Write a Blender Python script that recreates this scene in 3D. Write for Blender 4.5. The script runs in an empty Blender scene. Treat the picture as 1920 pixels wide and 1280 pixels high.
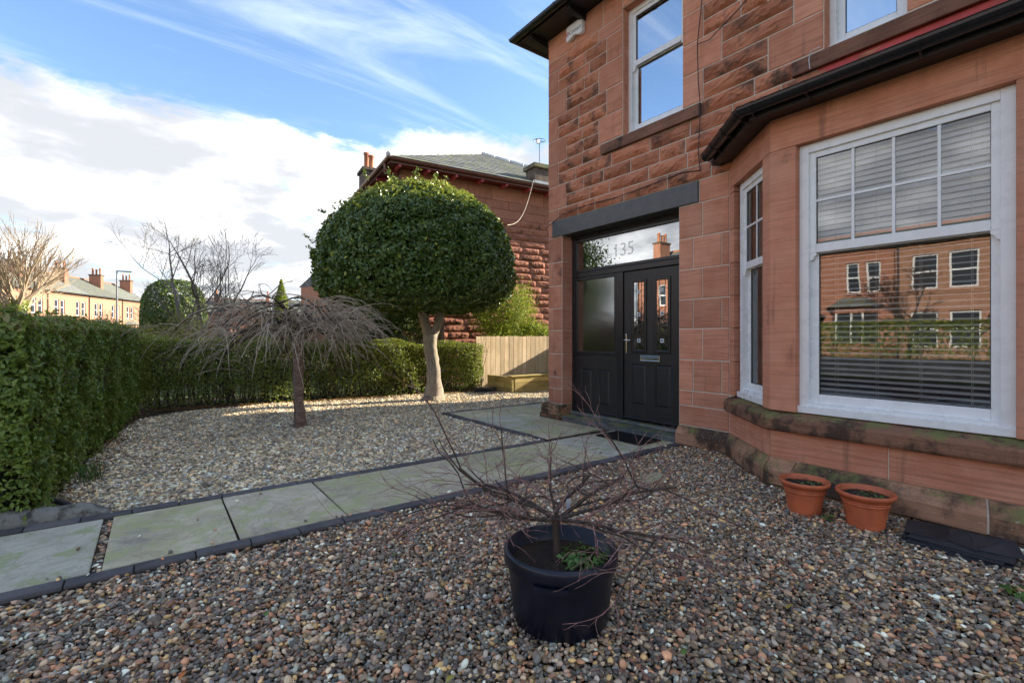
import bpy, bmesh, math, random
import numpy as np
from mathutils import Vector, Matrix, Quaternion

random.seed(7)
RNG = np.random.default_rng(11)
scene = bpy.context.scene
COL = scene.collection

# ------------------------------------------------------------------ camera
cam_d = bpy.data.cameras.new('camera')
cam_d.sensor_width = 36.0
cam_d.lens = 36.0 * 900 / 1920
cam_d.shift_y = -10 / 1920
cam_d.clip_start = 0.05
cam_d.clip_end = 2000
cam = bpy.data.objects.new('camera', cam_d)
COL.objects.link(cam)
YAW = math.atan2(670, 900)
cam.location = (0, 0, 1.32)
cam.rotation_euler = (math.pi / 2, 0, -YAW)
scene.camera = cam

# ------------------------------------------------------------------ world: sky with a bank of cloud, one sun
SUN_TO = Vector((2.39, -0.57, 1.0)).normalized()
SUN_EL = math.asin(SUN_TO.z)
SUN_AZ = math.atan2(SUN_TO.x, SUN_TO.y)
world = bpy.data.worlds.new('World')
scene.world = world
world.use_nodes = True


def nd(nt, typ, props=None, **inp):
    n = nt.nodes.new(typ)
    for k, v in (props or {}).items():
        setattr(n, k, v)
    for k, v in inp.items():
        key = int(k[1:]) if k[0] == 'i' and k[1:].isdigit() else k.replace('_', ' ')
        s = n.inputs[key]
        if isinstance(v, bpy.types.NodeSocket):
            nt.links.new(v, s)
        else:
            s.default_value = v
    return n


def mth(nt, op, a, b=None, c=None, clamp=False):
    n = nt.nodes.new('ShaderNodeMath')
    n.operation = op
    n.use_clamp = clamp
    for i, v in enumerate((a, b, c)):
        if v is None:
            continue
        if isinstance(v, bpy.types.NodeSocket):
            nt.links.new(v, n.inputs[i])
        else:
            n.inputs[i].default_value = v
    return n.outputs[0]


def mixc(nt, fac, a, b, blend='MIX'):
    n = nt.nodes.new('ShaderNodeMix')
    n.data_type = 'RGBA'
    n.blend_type = blend
    for s, v in ((n.inputs[0], fac), (n.inputs[6], a), (n.inputs[7], b)):
        if isinstance(v, bpy.types.NodeSocket):
            nt.links.new(v, s)
        elif isinstance(v, (int, float)):
            s.default_value = v
        else:
            s.default_value = (*v, 1) if len(v) == 3 else v
    return n.outputs[2]


def mapr(nt, v, a, b, c=0.0, d=1.0, smooth=True):
    n = nd(nt, 'ShaderNodeMapRange', {'interpolation_type': 'SMOOTHSTEP' if smooth else 'LINEAR'},
           i0=v, i1=a, i2=b, i3=c, i4=d)
    return n.outputs[0]


SKY_STRENGTH = 0.061
wt = world.node_tree
wt.nodes.clear()
sky = nd(wt, 'ShaderNodeTexSky', {'sky_type': 'NISHITA', 'sun_disc': False, 'sun_elevation': SUN_EL,
                                  'sun_rotation': SUN_AZ, 'air_density': 1.0, 'dust_density': 0.4,
                                  'ozone_density': 3.2, 'altitude': 60})
gen = nd(wt, 'ShaderNodeTexCoord').outputs['Generated']
sep = nd(wt, 'ShaderNodeSeparateXYZ', i0=gen)
zz = sep.outputs[2]
den = mth(wt, 'ADD', mth(wt, 'MAXIMUM', zz, 0.0), 0.16)
px = mth(wt, 'DIVIDE', sep.outputs[0], den)
py = mth(wt, 'DIVIDE', sep.outputs[1], den)
pl = nd(wt, 'ShaderNodeCombineXYZ', i0=px, i1=py, i2=0.0).outputs[0]
n1 = nd(wt, 'ShaderNodeTexNoise', {'noise_dimensions': '3D'}, Vector=pl, Scale=1.5, Detail=11.0, Roughness=0.6,
        Distortion=0.25).outputs[0]
bank = mapr(wt, zz, 0.30, 0.45, 0.17, -0.19)
high = mapr(wt, zz, 0.55, 0.85, 0.0, 0.20)  # more cloud overhead, out of view, added to brighten the shaded garden
cov = mth(wt, 'ADD', mth(wt, 'ADD', n1, bank), high)
cmask = mapr(wt, cov, 0.475, 0.60)
# thin high streaks of cirrus
pr = nd(wt, 'ShaderNodeMapping', {}, Vector=pl, Rotation=(0, 0, 0.5), Scale=(0.5, 2.6, 1.0)).outputs[0]
n2 = nd(wt, 'ShaderNodeTexNoise', {}, Vector=pr, Scale=1.3, Detail=8.0, Roughness=0.6, Distortion=0.8).outputs[0]
cir = mth(wt, 'MULTIPLY', mapr(wt, n2, 0.47, 0.78), 0.55)
# cloud shade: grey undersides and white heads
pl2 = nd(wt, 'ShaderNodeVectorMath', {'operation': 'ADD'}, i0=pl, i1=(0.22, -0.05, 0.3)).outputs[0]
n3 = nd(wt, 'ShaderNodeTexNoise', {}, Vector=pl2, Scale=1.9, Detail=9.0, Roughness=0.55).outputs[0]
shade = mapr(wt, n3, 0.42, 0.74)
ccol = mixc(wt, shade, (0.146, 0.149, 0.156), (0.44, 0.435, 0.42))
skyc = nd(wt, 'ShaderNodeVectorMath', {'operation': 'SCALE'}, i0=sky.outputs[0], Scale=SKY_STRENGTH).outputs[0]
c1 = mixc(wt, cir, skyc, (0.26, 0.285, 0.32))
c2 = mixc(wt, mth(wt, 'MULTIPLY', cmask, 0.96), c1, ccol)
bg = nd(wt, 'ShaderNodeBackground', i0=c2, Strength=1.0)
wo = nd(wt, 'ShaderNodeOutputWorld')
wt.links.new(bg.outputs[0], wo.inputs[0])

sun_d = bpy.data.lights.new('sun', 'SUN')
sun_d.energy = 2.3
sun_d.angle = math.radians(0.53)
sun_d.color = (1.0, 0.90, 0.74)
sun = bpy.data.objects.new('sun', sun_d)
COL.objects.link(sun)
sun.rotation_euler = (-SUN_TO).to_track_quat('-Z', 'Y').to_euler()
sun.location = (30, -6, 14)

scene.view_settings.view_transform = 'Standard'
scene.view_settings.look = 'None'
scene.view_settings.exposure = 2.52
scene.view_settings.gamma = 1.0
scene.cycles.max_bounces = 7
scene.cycles.transparent_max_bounces = 12
scene.cycles.caustics_reflective = False
scene.cycles.caustics_refractive = False

# ------------------------------------------------------------------ helpers


class MB:
    def __init__(s):
        s.v = []
        s.f = []

    def add(s, verts, faces):
        o = len(s.v)
        s.v += [tuple(map(float, p)) for p in verts]
        s.f += [tuple(i + o for i in f) for f in faces]
        return s

    def box(s, x0, x1, y0, y1, z0, z1):
        return s.add([(x0, y0, z0), (x1, y0, z0), (x1, y1, z0), (x0, y1, z0),
                      (x0, y0, z1), (x1, y0, z1), (x1, y1, z1), (x0, y1, z1)],
                     [(0, 3, 2, 1), (4, 5, 6, 7), (0, 1, 5, 4), (1, 2, 6, 5), (2, 3, 7, 6), (3, 0, 4, 7)])

    def prism(s, poly, z0, z1):
        n = len(poly)
        a = sum(poly[i][0] * poly[(i + 1) % n][1] - poly[(i + 1) % n][0] * poly[i][1] for i in range(n))
        if a < 0:
            poly = poly[::-1]
        return s.add([(x, y, z0) for x, y in poly] + [(x, y, z1) for x, y in poly],
                     [tuple(range(n - 1, -1, -1)), tuple(range(n, 2 * n))] +
                     [(i, (i + 1) % n, n + (i + 1) % n, n + i) for i in range(n)])

    def tube(s, pts, rad, n=6, cap=True):
        pts = [Vector(p) for p in pts]
        if not isinstance(rad, (list, tuple)):
            rad = [rad] * len(pts)
        o = len(s.v)
        up = None
        for i, p in enumerate(pts):
            t = (pts[min(i + 1, len(pts) - 1)] - pts[max(i - 1, 0)])
            if t.length < 1e-9:
                t = Vector((0, 0, 1))
            t.normalize()
            if up is None:
                up = t.orthogonal().normalized()
            else:
                up = up - t * up.dot(t)
                if up.length < 1e-6:
                    up = t.orthogonal()
                up.normalize()
            b = t.cross(up)
            for k in range(n):
                a = 2 * math.pi * k / n
                q = p + (up * math.cos(a) + b * math.sin(a)) * rad[i]
                s.v.append(tuple(q))
        for i in range(len(pts) - 1):
            for k in range(n):
                a, b2 = o + i * n + k, o + i * n + (k + 1) % n
                s.f.append((a, b2, b2 + n, a + n))
        if cap:
            s.f.append(tuple(o + k for k in range(n - 1, -1, -1)))
            m = o + (len(pts) - 1) * n
            s.f.append(tuple(m + k for k in range(n)))
        return s

    def lathe(s, prof, n=32, c=(0, 0)):
        o = len(s.v)
        m = len(prof)
        for k in range(n):
            a = 2 * math.pi * k / n
            for r, z in prof:
                s.v.append((c[0] + r * math.cos(a), c[1] + r * math.sin(a), z))
        for k in range(n):
            k2 = (k + 1) % n
            for i in range(m - 1):
                s.f.append((o + k * m + i, o + k2 * m + i, o + k2 * m + i + 1, o + k * m + i + 1))
        return s

    def quad(s, a, b, c, d):
        return s.add([a, b, c, d], [(0, 1, 2, 3)])

    def mesh(s, name, mat=None, smooth=False):
        me = bpy.data.meshes.new(name)
        me.from_pydata(s.v, [], s.f)
        if smooth:
            me.polygons.foreach_set('use_smooth', [True] * len(me.polygons))
        if mat:
            me.materials.append(mat)
        me.update()
        return me


ROOT = {}


def link(o, parent=None, local=False):
    COL.objects.link(o)
    if parent is not None:
        o.parent = parent
        if not local and parent.name in ROOT:
            o.matrix_parent_inverse = ROOT[parent.name].inverted()
    return o


def obj(name, mb, mat, parent=None, smooth=False, bevel=0.0, local=False, kind=None, auto=None, seg=2):
    me = mb if isinstance(mb, bpy.types.Mesh) else mb.mesh(name, mat, smooth)
    o = bpy.data.objects.new(name, me)
    link(o, parent, local)
    if bevel > 0:
        m = o.modifiers.new('bevel', 'BEVEL')
        m.width = bevel
        m.segments = seg
        m.limit_method = 'ANGLE'
        m.angle_limit = math.radians(35)
    if kind:
        o['kind'] = kind
    return o


def thing(name, label, cat, loc=(0, 0, 0), rotz=0.0, group=None):
    o = bpy.data.objects.new(name, None)
    o.empty_display_size = 0.1
    COL.objects.link(o)
    o.location = loc
    o.rotation_euler = (0, 0, rotz)
    ROOT[o.name] = Matrix.Translation(Vector(loc)) @ Matrix.Rotation(rotz, 4, 'Z')
    tag(o, label, cat, group)
    return o


def tag(o, label, cat, group=None):
    o['label'] = label
    o['category'] = cat
    if group:
        o['group'] = group
    return o


def struct(name, mb, mat, **k):
    o = obj(name, mb, mat, **k)
    o['kind'] = 'structure'
    return o


# ------------------------------------------------------------------ materials
MATS = {}


def pbsdf(name):
    m = bpy.data.materials.new(name)
    m.use_nodes = True
    nt = m.node_tree
    b = nt.nodes['Principled BSDF']
    return m, nt, b


def plain(name, col, rough=0.6, metal=0.0, spec=0.5, var=0.12, nscale=8.0, bump=0.0, bscale=60.0, c2=None, orand=0.0):
    """a painted / plastic / metal surface with slight mottling"""
    m, nt, b = pbsdf(name)
    pos = nd(nt, 'ShaderNodeNewGeometry').outputs['Position']
    n = nd(nt, 'ShaderNodeTexNoise', {}, Vector=pos, Scale=nscale, Detail=6.0, Roughness=0.6).outputs[0]
    f = mapr(nt, n, 0.3, 0.7)
    cc = c2 or tuple(max(0, c * (1 - 2.2 * var)) for c in col)
    c = mixc(nt, f, cc, col)
    if orand:
        r = nd(nt, 'ShaderNodeObjectInfo').outputs['Random']
        s = mth(nt, 'MULTIPLY_ADD', r, 2 * orand, 1 - orand)
        c = nd(nt, 'ShaderNodeVectorMath', {'operation': 'SCALE'}, i0=c, Scale=s).outputs[0]
    nt.links.new(c, b.inputs['Base Color'])
    b.inputs['Roughness'].default_value = rough
    nt.links.new(mth(nt, 'MULTIPLY_ADD', n, 0.2, rough - 0.1, clamp=True), b.inputs['Roughness'])
    b.inputs['Metallic'].default_value = metal
    b.inputs['Specular IOR Level'].default_value = spec
    if bump:
        nb = nd(nt, 'ShaderNodeTexNoise', {}, Vector=pos, Scale=bscale, Detail=5.0, Roughness=0.65).outputs[0]
        bp = nd(nt, 'ShaderNodeBump', {}, Strength=bump, Distance=0.01, Height=nb)
        nt.links.new(bp.outputs[0], b.inputs['Normal'])
    MATS[name] = m
    return m


def stone(name, ca, cb, stain=0.0, stain_col=(0.035, 0.028, 0.024), bed=0.5, bump=0.5, bscale=45.0, orand=0.14,
          algae=0.0, algae_col=(0.20, 0.21, 0.07), rough=0.92, lichen=0.0, stain_scale=2.4, streak=0.0, vein=0.0):
    m, nt, b = pbsdf(name)
    geo = nd(nt, 'ShaderNodeNewGeometry')
    pos = geo.outputs['Position']
    oi = nd(nt, 'ShaderNodeObjectInfo').outputs['Random']
    off = nd(nt, 'ShaderNodeVectorMath', {'operation': 'SCALE'}, i0=(3.1, 7.7, 5.3), Scale=oi).outputs[0]
    p2 = nd(nt, 'ShaderNodeVectorMath', {'operation': 'ADD'}, i0=pos, i1=off).outputs[0]
    n = nd(nt, 'ShaderNodeTexNoise', {}, Vector=p2, Scale=3.5, Detail=8.0, Roughness=0.62).outputs[0]
    c = mixc(nt, mapr(nt, n, 0.3, 0.7), ca, cb)
    # sandstone bedding
    mp = nd(nt, 'ShaderNodeMapping', {}, Vector=p2, Rotation=(0.05, 0.09, 0), Scale=(2.0, 2.0, 55.0)).outputs[0]
    nb = nd(nt, 'ShaderNodeTexNoise', {}, Vector=mp, Scale=1.0, Detail=4.0, Roughness=0.6).outputs[0]
    c = mixc(nt, mth(nt, 'MULTIPLY', mapr(nt, nb, 0.42, 0.7), bed * 0.5), c, tuple(x * 0.55 for x in ca))
    # fine grain
    ng = nd(nt, 'ShaderNodeTexNoise', {}, Vector=pos, Scale=160.0, Detail=3.0, Roughness=0.7).outputs[0]
    sc = mth(nt, 'MULTIPLY_ADD', ng, 0.5, 0.75)
    sc = mth(nt, 'MULTIPLY', sc, mth(nt, 'MULTIPLY_ADD', oi, 2 * orand, 1 - orand))
    c = nd(nt, 'ShaderNodeVectorMath', {'operation': 'SCALE'}, i0=c, Scale=sc).outputs[0]
    if stain:
        ns = nd(nt, 'ShaderNodeTexNoise', {}, Vector=p2, Scale=stain_scale, Detail=9.0, Roughness=0.68).outputs[0]
        lo = 0.66 - 0.30 * stain
        c = mixc(nt, mth(nt, 'MULTIPLY', mapr(nt, ns, lo, lo + 0.17), 0.86), c, stain_col)
    if vein:
        nv = nd(nt, 'ShaderNodeTexNoise', {}, Vector=p2, Scale=2.6, Detail=12.0, Roughness=0.62, Distortion=2.2).outputs[0]
        v1 = mth(nt, 'MULTIPLY', mapr(nt, nv, 0.46, 0.50), mapr(nt, nv, 0.56, 0.51))
        c = mixc(nt, mth(nt, 'MULTIPLY', v1, vein), c, tuple(x * 0.5 for x in ca))
        nv2 = nd(nt, 'ShaderNodeTexNoise', {}, Vector=p2, Scale=38.0, Detail=8.0, Roughness=0.75).outputs[0]
        c = mixc(nt, mth(nt, 'MULTIPLY', mapr(nt, nv2, 0.55, 0.72), vein * 0.6), c, tuple(x * 0.45 for x in ca))
    if streak:
        ms = nd(nt, 'ShaderNodeMapping', {}, Vector=pos, Scale=(9.0, 9.0, 0.7)).outputs[0]
        nk = nd(nt, 'ShaderNodeTexNoise', {}, Vector=ms, Scale=1.0, Detail=5.0, Roughness=0.6).outputs[0]
        nk2 = nd(nt, 'ShaderNodeTexNoise', {}, Vector=pos, Scale=1.4, Detail=3.0).outputs[0]
        k = mth(nt, 'MULTIPLY', mapr(nt, nk, 0.56, 0.70), mapr(nt, nk2, 0.45, 0.62))
        c = mixc(nt, mth(nt, 'MULTIPLY', k, streak), c, (0.12, 0.07, 0.055))
        c = mixc(nt, mth(nt, 'MULTIPLY', mapr(nt, nk2, 0.5, 0.28), 0.35 * streak), c, (0.66, 0.40, 0.29))
    if algae:
        na = nd(nt, 'ShaderNodeTexNoise', {}, Vector=pos, Scale=5.0, Detail=8.0, Roughness=0.7).outputs[0]
        up = nd(nt, 'ShaderNodeSeparateXYZ', i0=geo.outputs['Normal']).outputs[2]
        a = mth(nt, 'MULTIPLY', mapr(nt, mth(nt, 'ADD', na, mth(nt, 'MULTIPLY', up, 0.16)), 0.62 - 0.2 * algae, 0.75), 0.85)
        c = mixc(nt, a, c, algae_col)
    if lichen:
        v = nd(nt, 'ShaderNodeTexVoronoi', {}, Vector=pos, Scale=42.0).outputs[0]
        nl = nd(nt, 'ShaderNodeTexNoise', {}, Vector=pos, Scale=3.0, Detail=4.0).outputs[0]
        a = mth(nt, 'MULTIPLY', mapr(nt, v, 0.22, 0.14), mapr(nt, nl, 0.52, 0.62))
        c = mixc(nt, mth(nt, 'MULTIPLY', a, lichen), c, (0.5, 0.5, 0.46))
    nt.links.new(c, b.inputs['Base Color'])
    b.inputs['Roughness'].default_value = rough
    b.inputs['Specular IOR Level'].default_value = 0.25
    h = mth(nt, 'ADD', mth(nt, 'MULTIPLY', nd(nt, 'ShaderNodeTexNoise', {}, Vector=p2, Scale=bscale, Detail=8.0,
                                            Roughness=0.7).outputs[0], 1.0), mth(nt, 'MULTIPLY', nb, 0.35 * bed))
    bp = nd(nt, 'ShaderNodeBump', {}, Strength=bump, Distance=0.012, Height=h)
    nt.links.new(bp.outputs[0], b.inputs['Normal'])
    MATS[name] = m
    return m


def leafmat(name, ca, cb, cc=None, rough=0.4, trans=0.25, spec=0.5):
    """leaf colours vary from leaf to leaf through the 'tint' attribute"""
    m, nt, b = pbsdf(name)
    t = nd(nt, 'ShaderNodeAttribute', {'attribute_name': 'tint'}).outputs['Fac']
    r = nt.nodes.new('ShaderNodeValToRGB')
    e = r.color_ramp.elements
    e[0].position, e[0].color = 0.0, (*ca, 1)
    e[1].position, e[1].color = 0.75, (*cb, 1)
    if cc:
        x = e.new(1.0)
        x.color = (*cc, 1)
    nt.links.new(t, r.inputs[0])
    nt.links.new(r.outputs[0], b.inputs['Base Color'])
    b.inputs['Roughness'].default_value = rough
    b.inputs['Specular IOR Level'].default_value = spec
    tr = nd(nt, 'ShaderNodeBsdfTranslucent')
    nt.links.new(mixc(nt, 0.5, r.outputs[0], (0.35, 0.4, 0.05)), tr.inputs[0])
    mx = nd(nt, 'ShaderNodeMixShader', i0=trans)
    nt.links.new(b.outputs[0], mx.inputs[1])
    nt.links.new(tr.outputs[0], mx.inputs[2])
    nt.links.new(mx.outputs[0], nt.nodes['Material Output'].inputs[0])
    MATS[name] = m
    return m


def glassmat(name, tint=(0.9, 0.93, 0.93), rough=0.0, ior=1.7, base=0.1):
    """thin window pane: Fresnel mirror over a clear sheet"""
    m = bpy.data.materials.new(name)
    m.use_nodes = True
    nt = m.node_tree
    nt.nodes.clear()
    fr = nd(nt, 'ShaderNodeFresnel', IOR=ior).outputs[0]
    fac = mth(nt, 'ADD', fr, base, clamp=True)
    gl = nd(nt, 'ShaderNodeBsdfGlossy', Roughness=rough)
    gl.inputs['Color'].default_value = (0.95, 0.97, 1.0, 1)
    pos = nd(nt, 'ShaderNodeNewGeometry').outputs['Position']
    nz = nd(nt, 'ShaderNodeTexNoise', {}, Vector=pos, Scale=1.3, Detail=2.0).outputs[0]
    bp = nd(nt, 'ShaderNodeBump', {}, Strength=0.05, Distance=0.02, Height=nz)
    nt.links.new(bp.outputs[0], gl.inputs['Normal'])
    if rough > 0.02:
        tr = nd(nt, 'ShaderNodeBsdfRefraction', Roughness=0.5, IOR=1.05)
        tr.inputs['Color'].default_value = (*tint, 1)
    else:
        tr = nd(nt, 'ShaderNodeBsdfTransparent')
        tr.inputs['Color'].default_value = (*tint, 1)
    mx = nd(nt, 'ShaderNodeMixShader', i0=fac)
    nt.links.new(tr.outputs[0], mx.inputs[1])
    nt.links.new(gl.outputs[0], mx.inputs[2])
    o = nd(nt, 'ShaderNodeOutputMaterial')
    nt.links.new(mx.outputs[0], o.inputs[0])
    MATS[name] = m
    return m


RED_A, RED_B = (0.56, 0.225, 0.132), (0.66, 0.305, 0.192)
stone('ashlar', RED_A, RED_B, stain=0.10, stain_scale=4.0, stain_col=(0.30, 0.13, 0.085), bed=1.0, bump=0.55, bscale=45, orand=0.16, streak=0.55)
stone('ashlar_worn', RED_A, RED_B, stain=0.22, bed=0.7, bump=0.45, bscale=50, orand=0.12, streak=0.8)
stone('rockface', (0.46, 0.17, 0.095), (0.60, 0.26, 0.15), stain=0.58, stain_col=(0.10, 0.065, 0.05), stain_scale=3.2, bed=0.7, bump=1.0, bscale=22, orand=0.22)
stone('quoin', (0.45, 0.18, 0.105), (0.56, 0.26, 0.165), stain=0.36, bed=0.5, bump=0.4, bscale=50, orand=0.15)
stone('sill_dark', (0.17, 0.085, 0.06), (0.27, 0.13, 0.085), stain=0.5, bed=1.0, bump=0.5, orand=0.08, algae=0.15)
stone('sill_moss', (0.24, 0.12, 0.075), (0.34, 0.17, 0.10), stain=0.76, bed=1.0, bump=0.6, orand=0.08, algae=0.26,
      stain_scale=3.5)
stone('plinth', (0.36, 0.19, 0.11), (0.50, 0.27, 0.16), stain=0.74, bed=0.9, bump=0.6, orand=0.12, algae=0.25, lichen=0.7)
stone('base_stone', (0.26, 0.12, 0.07), (0.40, 0.19, 0.11), stain=0.7, bed=0.5, bump=0.8, bscale=30, algae=0.2)
stone('neighbour_rock', (0.34, 0.135, 0.085), (0.44, 0.19, 0.12), stain=0.52, bed=0.3, bump=0.8, bscale=20, orand=0.16)
stone('neighbour_ashlar', (0.38, 0.16, 0.10), (0.47, 0.21, 0.135), stain=0.12, bed=0.4, bump=0.3)
stone('mortar', (0.70, 0.61, 0.50), (0.80, 0.72, 0.60), bed=0.0, bump=0.5, bscale=90, stain=0.15)
stone('mortar_dark', (0.22, 0.14, 0.10), (0.32, 0.2, 0.14), bed=0.0, bump=0.5, bscale=90, stain=0.2)
stone('far_red', (0.38, 0.175, 0.11), (0.46, 0.225, 0.15), stain=0.12, bed=0.2, bump=0.2)
stone('far_orange', (0.42, 0.225, 0.145), (0.50, 0.285, 0.19), stain=0.08, bed=0.2, bump=0.2)
stone('flagstone', (0.46, 0.40, 0.25), (0.64, 0.57, 0.40), bed=0.0, bump=0.8, bscale=26, orand=0.18, algae=-0.12, vein=0.3,
      stain=0.40, stain_scale=2.2, stain_col=(0.34, 0.30, 0.25), rough=0.78, algae_col=(0.46, 0.46, 0.22))
stone('flag_pale', (0.44, 0.41, 0.31), (0.57, 0.54, 0.43), bed=0.0, bump=0.7, bscale=26, orand=0.12, vein=0.3, stain=0.3, stain_col=(0.3, 0.28, 0.24), algae=-0.3, rough=0.75, algae_col=(0.37, 0.40, 0.2))
stone('edging', (0.085, 0.08, 0.085), (0.14, 0.13, 0.13), bed=0.0, bump=0.5, bscale=70, orand=0.2)
stone('concrete', (0.17, 0.165, 0.145), (0.30, 0.29, 0.255), bed=0.0, bump=1.0, bscale=60, stain=0.6, stain_scale=9, algae=-0.2)
stone('step_stone', (0.06, 0.075, 0.085), (0.17, 0.165, 0.15), bed=0.0, bump=0.9, bscale=24, stain=0.3, algae=0.2, lichen=0.9)
stone('slate', (0.115, 0.12, 0.125), (0.19, 0.195, 0.20), bed=0.2, bump=0.4, bscale=30, orand=0.25, algae=0.04)
stone('slate_dark', (0.02, 0.022, 0.027), (0.045, 0.05, 0.058), bed=0.1, bump=0.3, bscale=40, rough=0.45, orand=0.2)
stone('chimney_stone', (0.10, 0.08, 0.065), (0.2, 0.15, 0.11), stain=0.5, bump=0.8, bscale=25)
stone('moss_cap', (0.14, 0.13, 0.09), (0.24, 0.22, 0.12), stain=0.2, bump=0.9, algae=0.75)
stone('soil', (0.035, 0.025, 0.018), (0.075, 0.05, 0.034), bump=1.0, bscale=40, bed=0.0)
stone('asphalt', (0.045, 0.045, 0.047), (0.065, 0.065, 0.066), bump=0.5, bscale=90, bed=0.0)
stone('paving', (0.24, 0.23, 0.215), (0.32, 0.31, 0.29), bump=0.4, bscale=50, bed=0.0)
stone('grass_ground', (0.05, 0.07, 0.02), (0.10, 0.11, 0.04), bump=0.8, bscale=20, bed=0.0)
plain('lintel_paint', (0.085, 0.083, 0.08), rough=0.36, bump=0.15, bscale=40, c2=(0.055, 0.055, 0.056))
plain('black_door', (0.022, 0.021, 0.021), rough=0.38, bump=0.12, bscale=160)
plain('black_frame', (0.018, 0.018, 0.020), rough=0.30)
plain('black_plastic', (0.012, 0.012, 0.014), rough=0.24)
plain('soffit_black', (0.012, 0.012, 0.013), rough=0.5, bump=0.1)
plain('white_upvc', (0.86, 0.86, 0.845), rough=0.28, var=0.03)
plain('blind_white', (0.88, 0.88, 0.87), rough=0.4, var=0.02)
plain('cord_white', (0.7, 0.7, 0.66), rough=0.6)
stone('flag_buff', (0.47, 0.40, 0.27), (0.63, 0.55, 0.41), bed=0.0, bump=0.8, bscale=26, orand=0.15, vein=0.3, stain=0.42, stain_scale=1.7,
      stain_col=(0.33, 0.28, 0.23), algae=-0.3, rough=0.78, algae_col=(0.46, 0.46, 0.22))
plain('gasket', (0.015, 0.016, 0.018), rough=0.5)
plain('chrome', (0.78, 0.75, 0.70), rough=0.18, metal=1.0, var=0.02)
plain('lead_came', (0.03, 0.03, 0.034), rough=0.4, metal=0.3)
plain('bevel_glass', (0.75, 0.78, 0.80), rough=0.1)
plain('terracotta', (0.62, 0.15, 0.055), rough=0.55, var=0.08, bump=0.2, nscale=11, c2=(0.46, 0.115, 0.05))
plain('pot_black', (0.008, 0.011, 0.026), rough=0.33, var=0.2, bump=0.08)
plain('alarm_white', (0.84, 0.84, 0.84), rough=0.3, var=0.02)
plain('print_dark', (0.06, 0.05, 0.06), rough=0.6)
plain('print_red', (0.6, 0.03, 0.04), rough=0.5)
plain('red_paint', (0.50, 0.07, 0.055), rough=0.7, var=0.1, bump=0.3)
plain('maroon_paint', (0.20, 0.035, 0.03), rough=0.45)
plain('gutter_brown', (0.16, 0.06, 0.045), rough=0.35)
plain('rafter_red', (0.55, 0.09, 0.12), rough=0.5)
plain('lead_grey', (0.36, 0.38, 0.41), rough=0.45, metal=0.4)
plain('zinc_white', (0.70, 0.72, 0.74), rough=0.4)
plain('cable_black', (0.012, 0.012, 0.012), rough=0.5)
plain('cable_cream', (0.55, 0.48, 0.38), rough=0.6)
plain('cable_white', (0.6, 0.62, 0.64), rough=0.5)
plain('steel', (0.42, 0.43, 0.44), rough=0.35, metal=0.8)
plain('clay_pot', (0.50, 0.19, 0.09), rough=0.8, bump=0.2)
plain('room_wall', (0.20, 0.18, 0.165), rough=0.9)
plain('room_floor', (0.10, 0.065, 0.05), rough=0.8)
plain('curtain', (0.50, 0.50, 0.49), rough=0.9)
plain('rubber', (0.016, 0.016, 0.017), rough=0.6, bump=0.3)
plain('label_white', (0.75, 0.76, 0.8), rough=0.5)
plain('far_window', (0.05, 0.06, 0.075), rough=0.12)
plain('lamp_grey', (0.22, 0.235, 0.25), rough=0.4, metal=0.5)


def etched_mat():
    m = bpy.data.materials.new('etched')
    m.use_nodes = True
    nt = m.node_tree
    nt.nodes.clear()
    df = nd(nt, 'ShaderNodeBsdfDiffuse')
    df.inputs[0].default_value = (0.85, 0.88, 0.9, 1)
    tr = nd(nt, 'ShaderNodeBsdfTransparent')
    mx = nd(nt, 'ShaderNodeMixShader', i0=0.2)
    nt.links.new(tr.outputs[0], mx.inputs[1])
    nt.links.new(df.outputs[0], mx.inputs[2])
    o = nd(nt, 'ShaderNodeOutputMaterial')
    nt.links.new(mx.outputs[0], o.inputs[0])
    MATS['etched'] = m


etched_mat()


def woodmat(name, ca, cb, axis=2, green=0.0, rough=0.85):
    m, nt, b = pbsdf(name)
    pos = nd(nt, 'ShaderNodeNewGeometry').outputs['Position']
    oi = nd(nt, 'ShaderNodeObjectInfo').outputs['Random']
    off = nd(nt, 'ShaderNodeVectorMath', {'operation': 'SCALE'}, i0=(9.1, 3.7, 6.3), Scale=oi).outputs[0]
    p2 = nd(nt, 'ShaderNodeVectorMath', {'operation': 'ADD'}, i0=pos, i1=off).outputs[0]
    s = [38.0, 38.0, 38.0]
    s[axis] = 2.2
    mp = nd(nt, 'ShaderNodeMapping', {}, Vector=p2, Scale=tuple(s)).outputs[0]
    n = nd(nt, 'ShaderNodeTexNoise', {}, Vector=mp, Scale=1.0, Detail=6.0, Roughness=0.6, Distortion=0.4).outputs[0]
    c = mixc(nt, mapr(nt, n, 0.3, 0.7), ca, cb)
    n2 = nd(nt, 'ShaderNodeTexNoise', {}, Vector=p2, Scale=3.0, Detail=5.0).outputs[0]
    if green:
        c = mixc(nt, mth(nt, 'MULTIPLY', mapr(nt, n2, 0.45, 0.68), green), c, (0.17, 0.17, 0.05))
    c = nd(nt, 'ShaderNodeVectorMath', {'operation': 'SCALE'}, i0=c, Scale=mth(nt, 'MULTIPLY_ADD', oi, 0.4, 0.8)).outputs[0]
    nt.links.new(c, b.inputs['Base Color'])
    b.inputs['Roughness'].default_value = rough
    b.inputs['Specular IOR Level'].default_value = 0.25
    bp = nd(nt, 'ShaderNodeBump', {}, Strength=0.4, Distance=0.006, Height=n)
    nt.links.new(bp.outputs[0], b.inputs['Normal'])
    MATS[name] = m
    return m


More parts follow.
